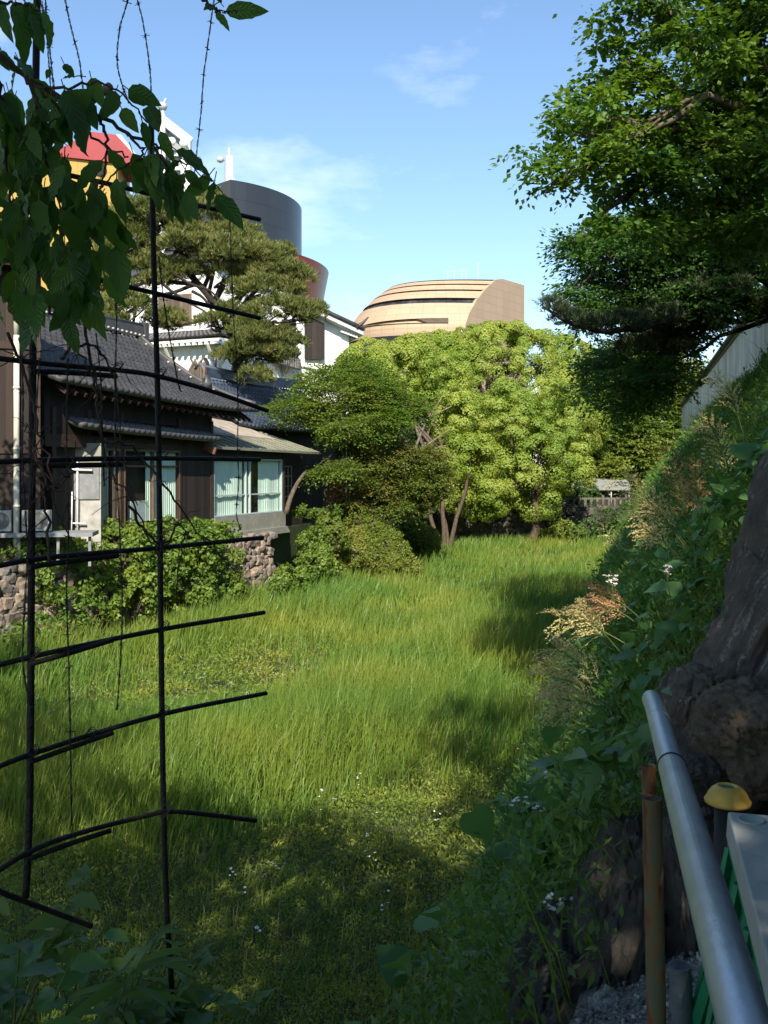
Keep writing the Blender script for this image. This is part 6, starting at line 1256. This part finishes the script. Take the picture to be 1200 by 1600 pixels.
m.box(bf, .0, .02, -.10, -.004, 4.0, Zb-.076); m.hexa([bf(.02, .085, 4.02), bf(2.4, .085, 4.02), bf(2.4, .09, 4.02), bf(.02, .09, 4.02), bf(.02, -.03, Zb-.077), bf(2.4, -.03, Zb-.077), bf(2.4, -.025, Zb-.077), bf(.02, -.025, Zb-.077)])
m.build('green_frame', M_greenpl, br)
m = MB()
for i in range(10):
    s = .04+i*.24; m.beam(bf(s, -.008, Zb-.09), bf(s+.12, .105, 4.05), .014, .030); m.beam(bf(s+.12, .105, 4.05), bf(s+.24, -.008, Zb-.09), .014, .030)
m.build('green_bracing', M_greenpl, br)
yc = P(1137, 1248, 2.86); t = thing('capped_post', 'dark post topped by a yellow domed plastic cap with a green plug', 'post', (yc[0], yc[1], 3.97))
m = MB(); m.tube([V3((yc[0], yc[1], 3.9)), yc+V3((0, 0, -.005))], .040, 24); m.build('post', M_black, t)
m = MB(); m.lathe(yc, [(.060, -.014), (.0685, -.012), (.0700, -.004), (.067, .000), (.064, .003), (.058, .017), (.048, .030), (.036, .039), (.029, .041), (.024, .0395), (.022, .035)], 36); m.build('cap', M_yellow, t)
m = MB(); m.lathe(yc, [(.0225, .035), (.0, .034)], 24); m.build('plug', M_greenpl, t)

# ------------------------------------------------------------------ plants at the lower left street edge
LG = 'leafy plants at the street edge, lower left'
def plant(label, u, D, h, nst, nl, L, W, lm, lean=(.2, 0), z=3.97, droop=.3, heart=False):
    c = P(u, 735, D); c[2] = z; t = thing('leafy_plant', label, 'plant', c, LG); m = MB(); pb, tb, nb = [], [], []
    for k in range(nst):
        a = rng.uniform(0, 6.28); e = c+V3((math.cos(a)*.16+lean[0]*h, math.sin(a)*.14+lean[1]*h, h*rng.uniform(.65, 1.1))); b0 = c+V3((math.cos(a)*.06, math.sin(a)*.06, -.03)); cv = curve([b0, (b0+e)/2+V3((0, 0, .05)), e], 12); m.tube(cv, np.linspace(.004, .0015, 12), 5)
        for q in range(nl):
            i = int(3+8*(q+.5)/nl); a2 = q*2.4+rng.uniform(-.5, .5); pb.append(cv[i]); tb.append(V3((math.cos(a2), math.sin(a2), .35+rng.normal()*.2))); nb.append(V3((rng.normal()*.3, rng.normal()*.3-.2, 1)))
    m.build('stems', M_stem, t); pb, tb, nb = map(np.array, (pb, tb, nb)); n = len(pb); LL = L*rng.uniform(.65, 1.2, n)
    V, F = leaf_fine(pb, tb, nb, LL, LL*W, droop, .1, 7); npmesh('leaves', V, F, lm, t, True)
plant('shaded broad leaved plant at the left edge with rounded leaves', 40, 2.5, .42, 5, 6, .11, .55, L_heart)
plant('narrow long leaved plant standing tall beneath the bent loose bar', 142, 2.5, .36, 4, 9, .16, .15, L_weed, (.12, 0), droop=.45)
plant('low round leaved plant in the bottom left corner', 70, 2.05, .25, 5, 5, .10, .6, L_heart, z=4.0)
plant('broad leaved plant between the bar foot and the corner plant', 190, 2.3, .22, 5, 6, .10, .5, L_weed, z=3.97)
plant('wide leaved plant around the foot of the longer upright bar', 262, 2.62, .12, 5, 6, .13, .55, L_heart, z=3.93)
plant('small leafy plant right of the upright bar foot at the street edge', 335, 2.7, .10, 3, 5, .09, .5, L_weed, z=3.88)
plant('dark leafy plant half hidden behind the thick bar foot', 10, 2.8, .42, 5, 8, .12, .45, L_weed)
plant('slim leaved plant leaning over the meadow edge left of centre', 215, 2.7, .24, 4, 8, .11, .2, L_weed, (.3, .1), droop=.4)
plant('bushy plant spreading along the bottom edge left of centre', 120, 2.2, .22, 6, 6, .11, .5, L_weed, z=3.97)
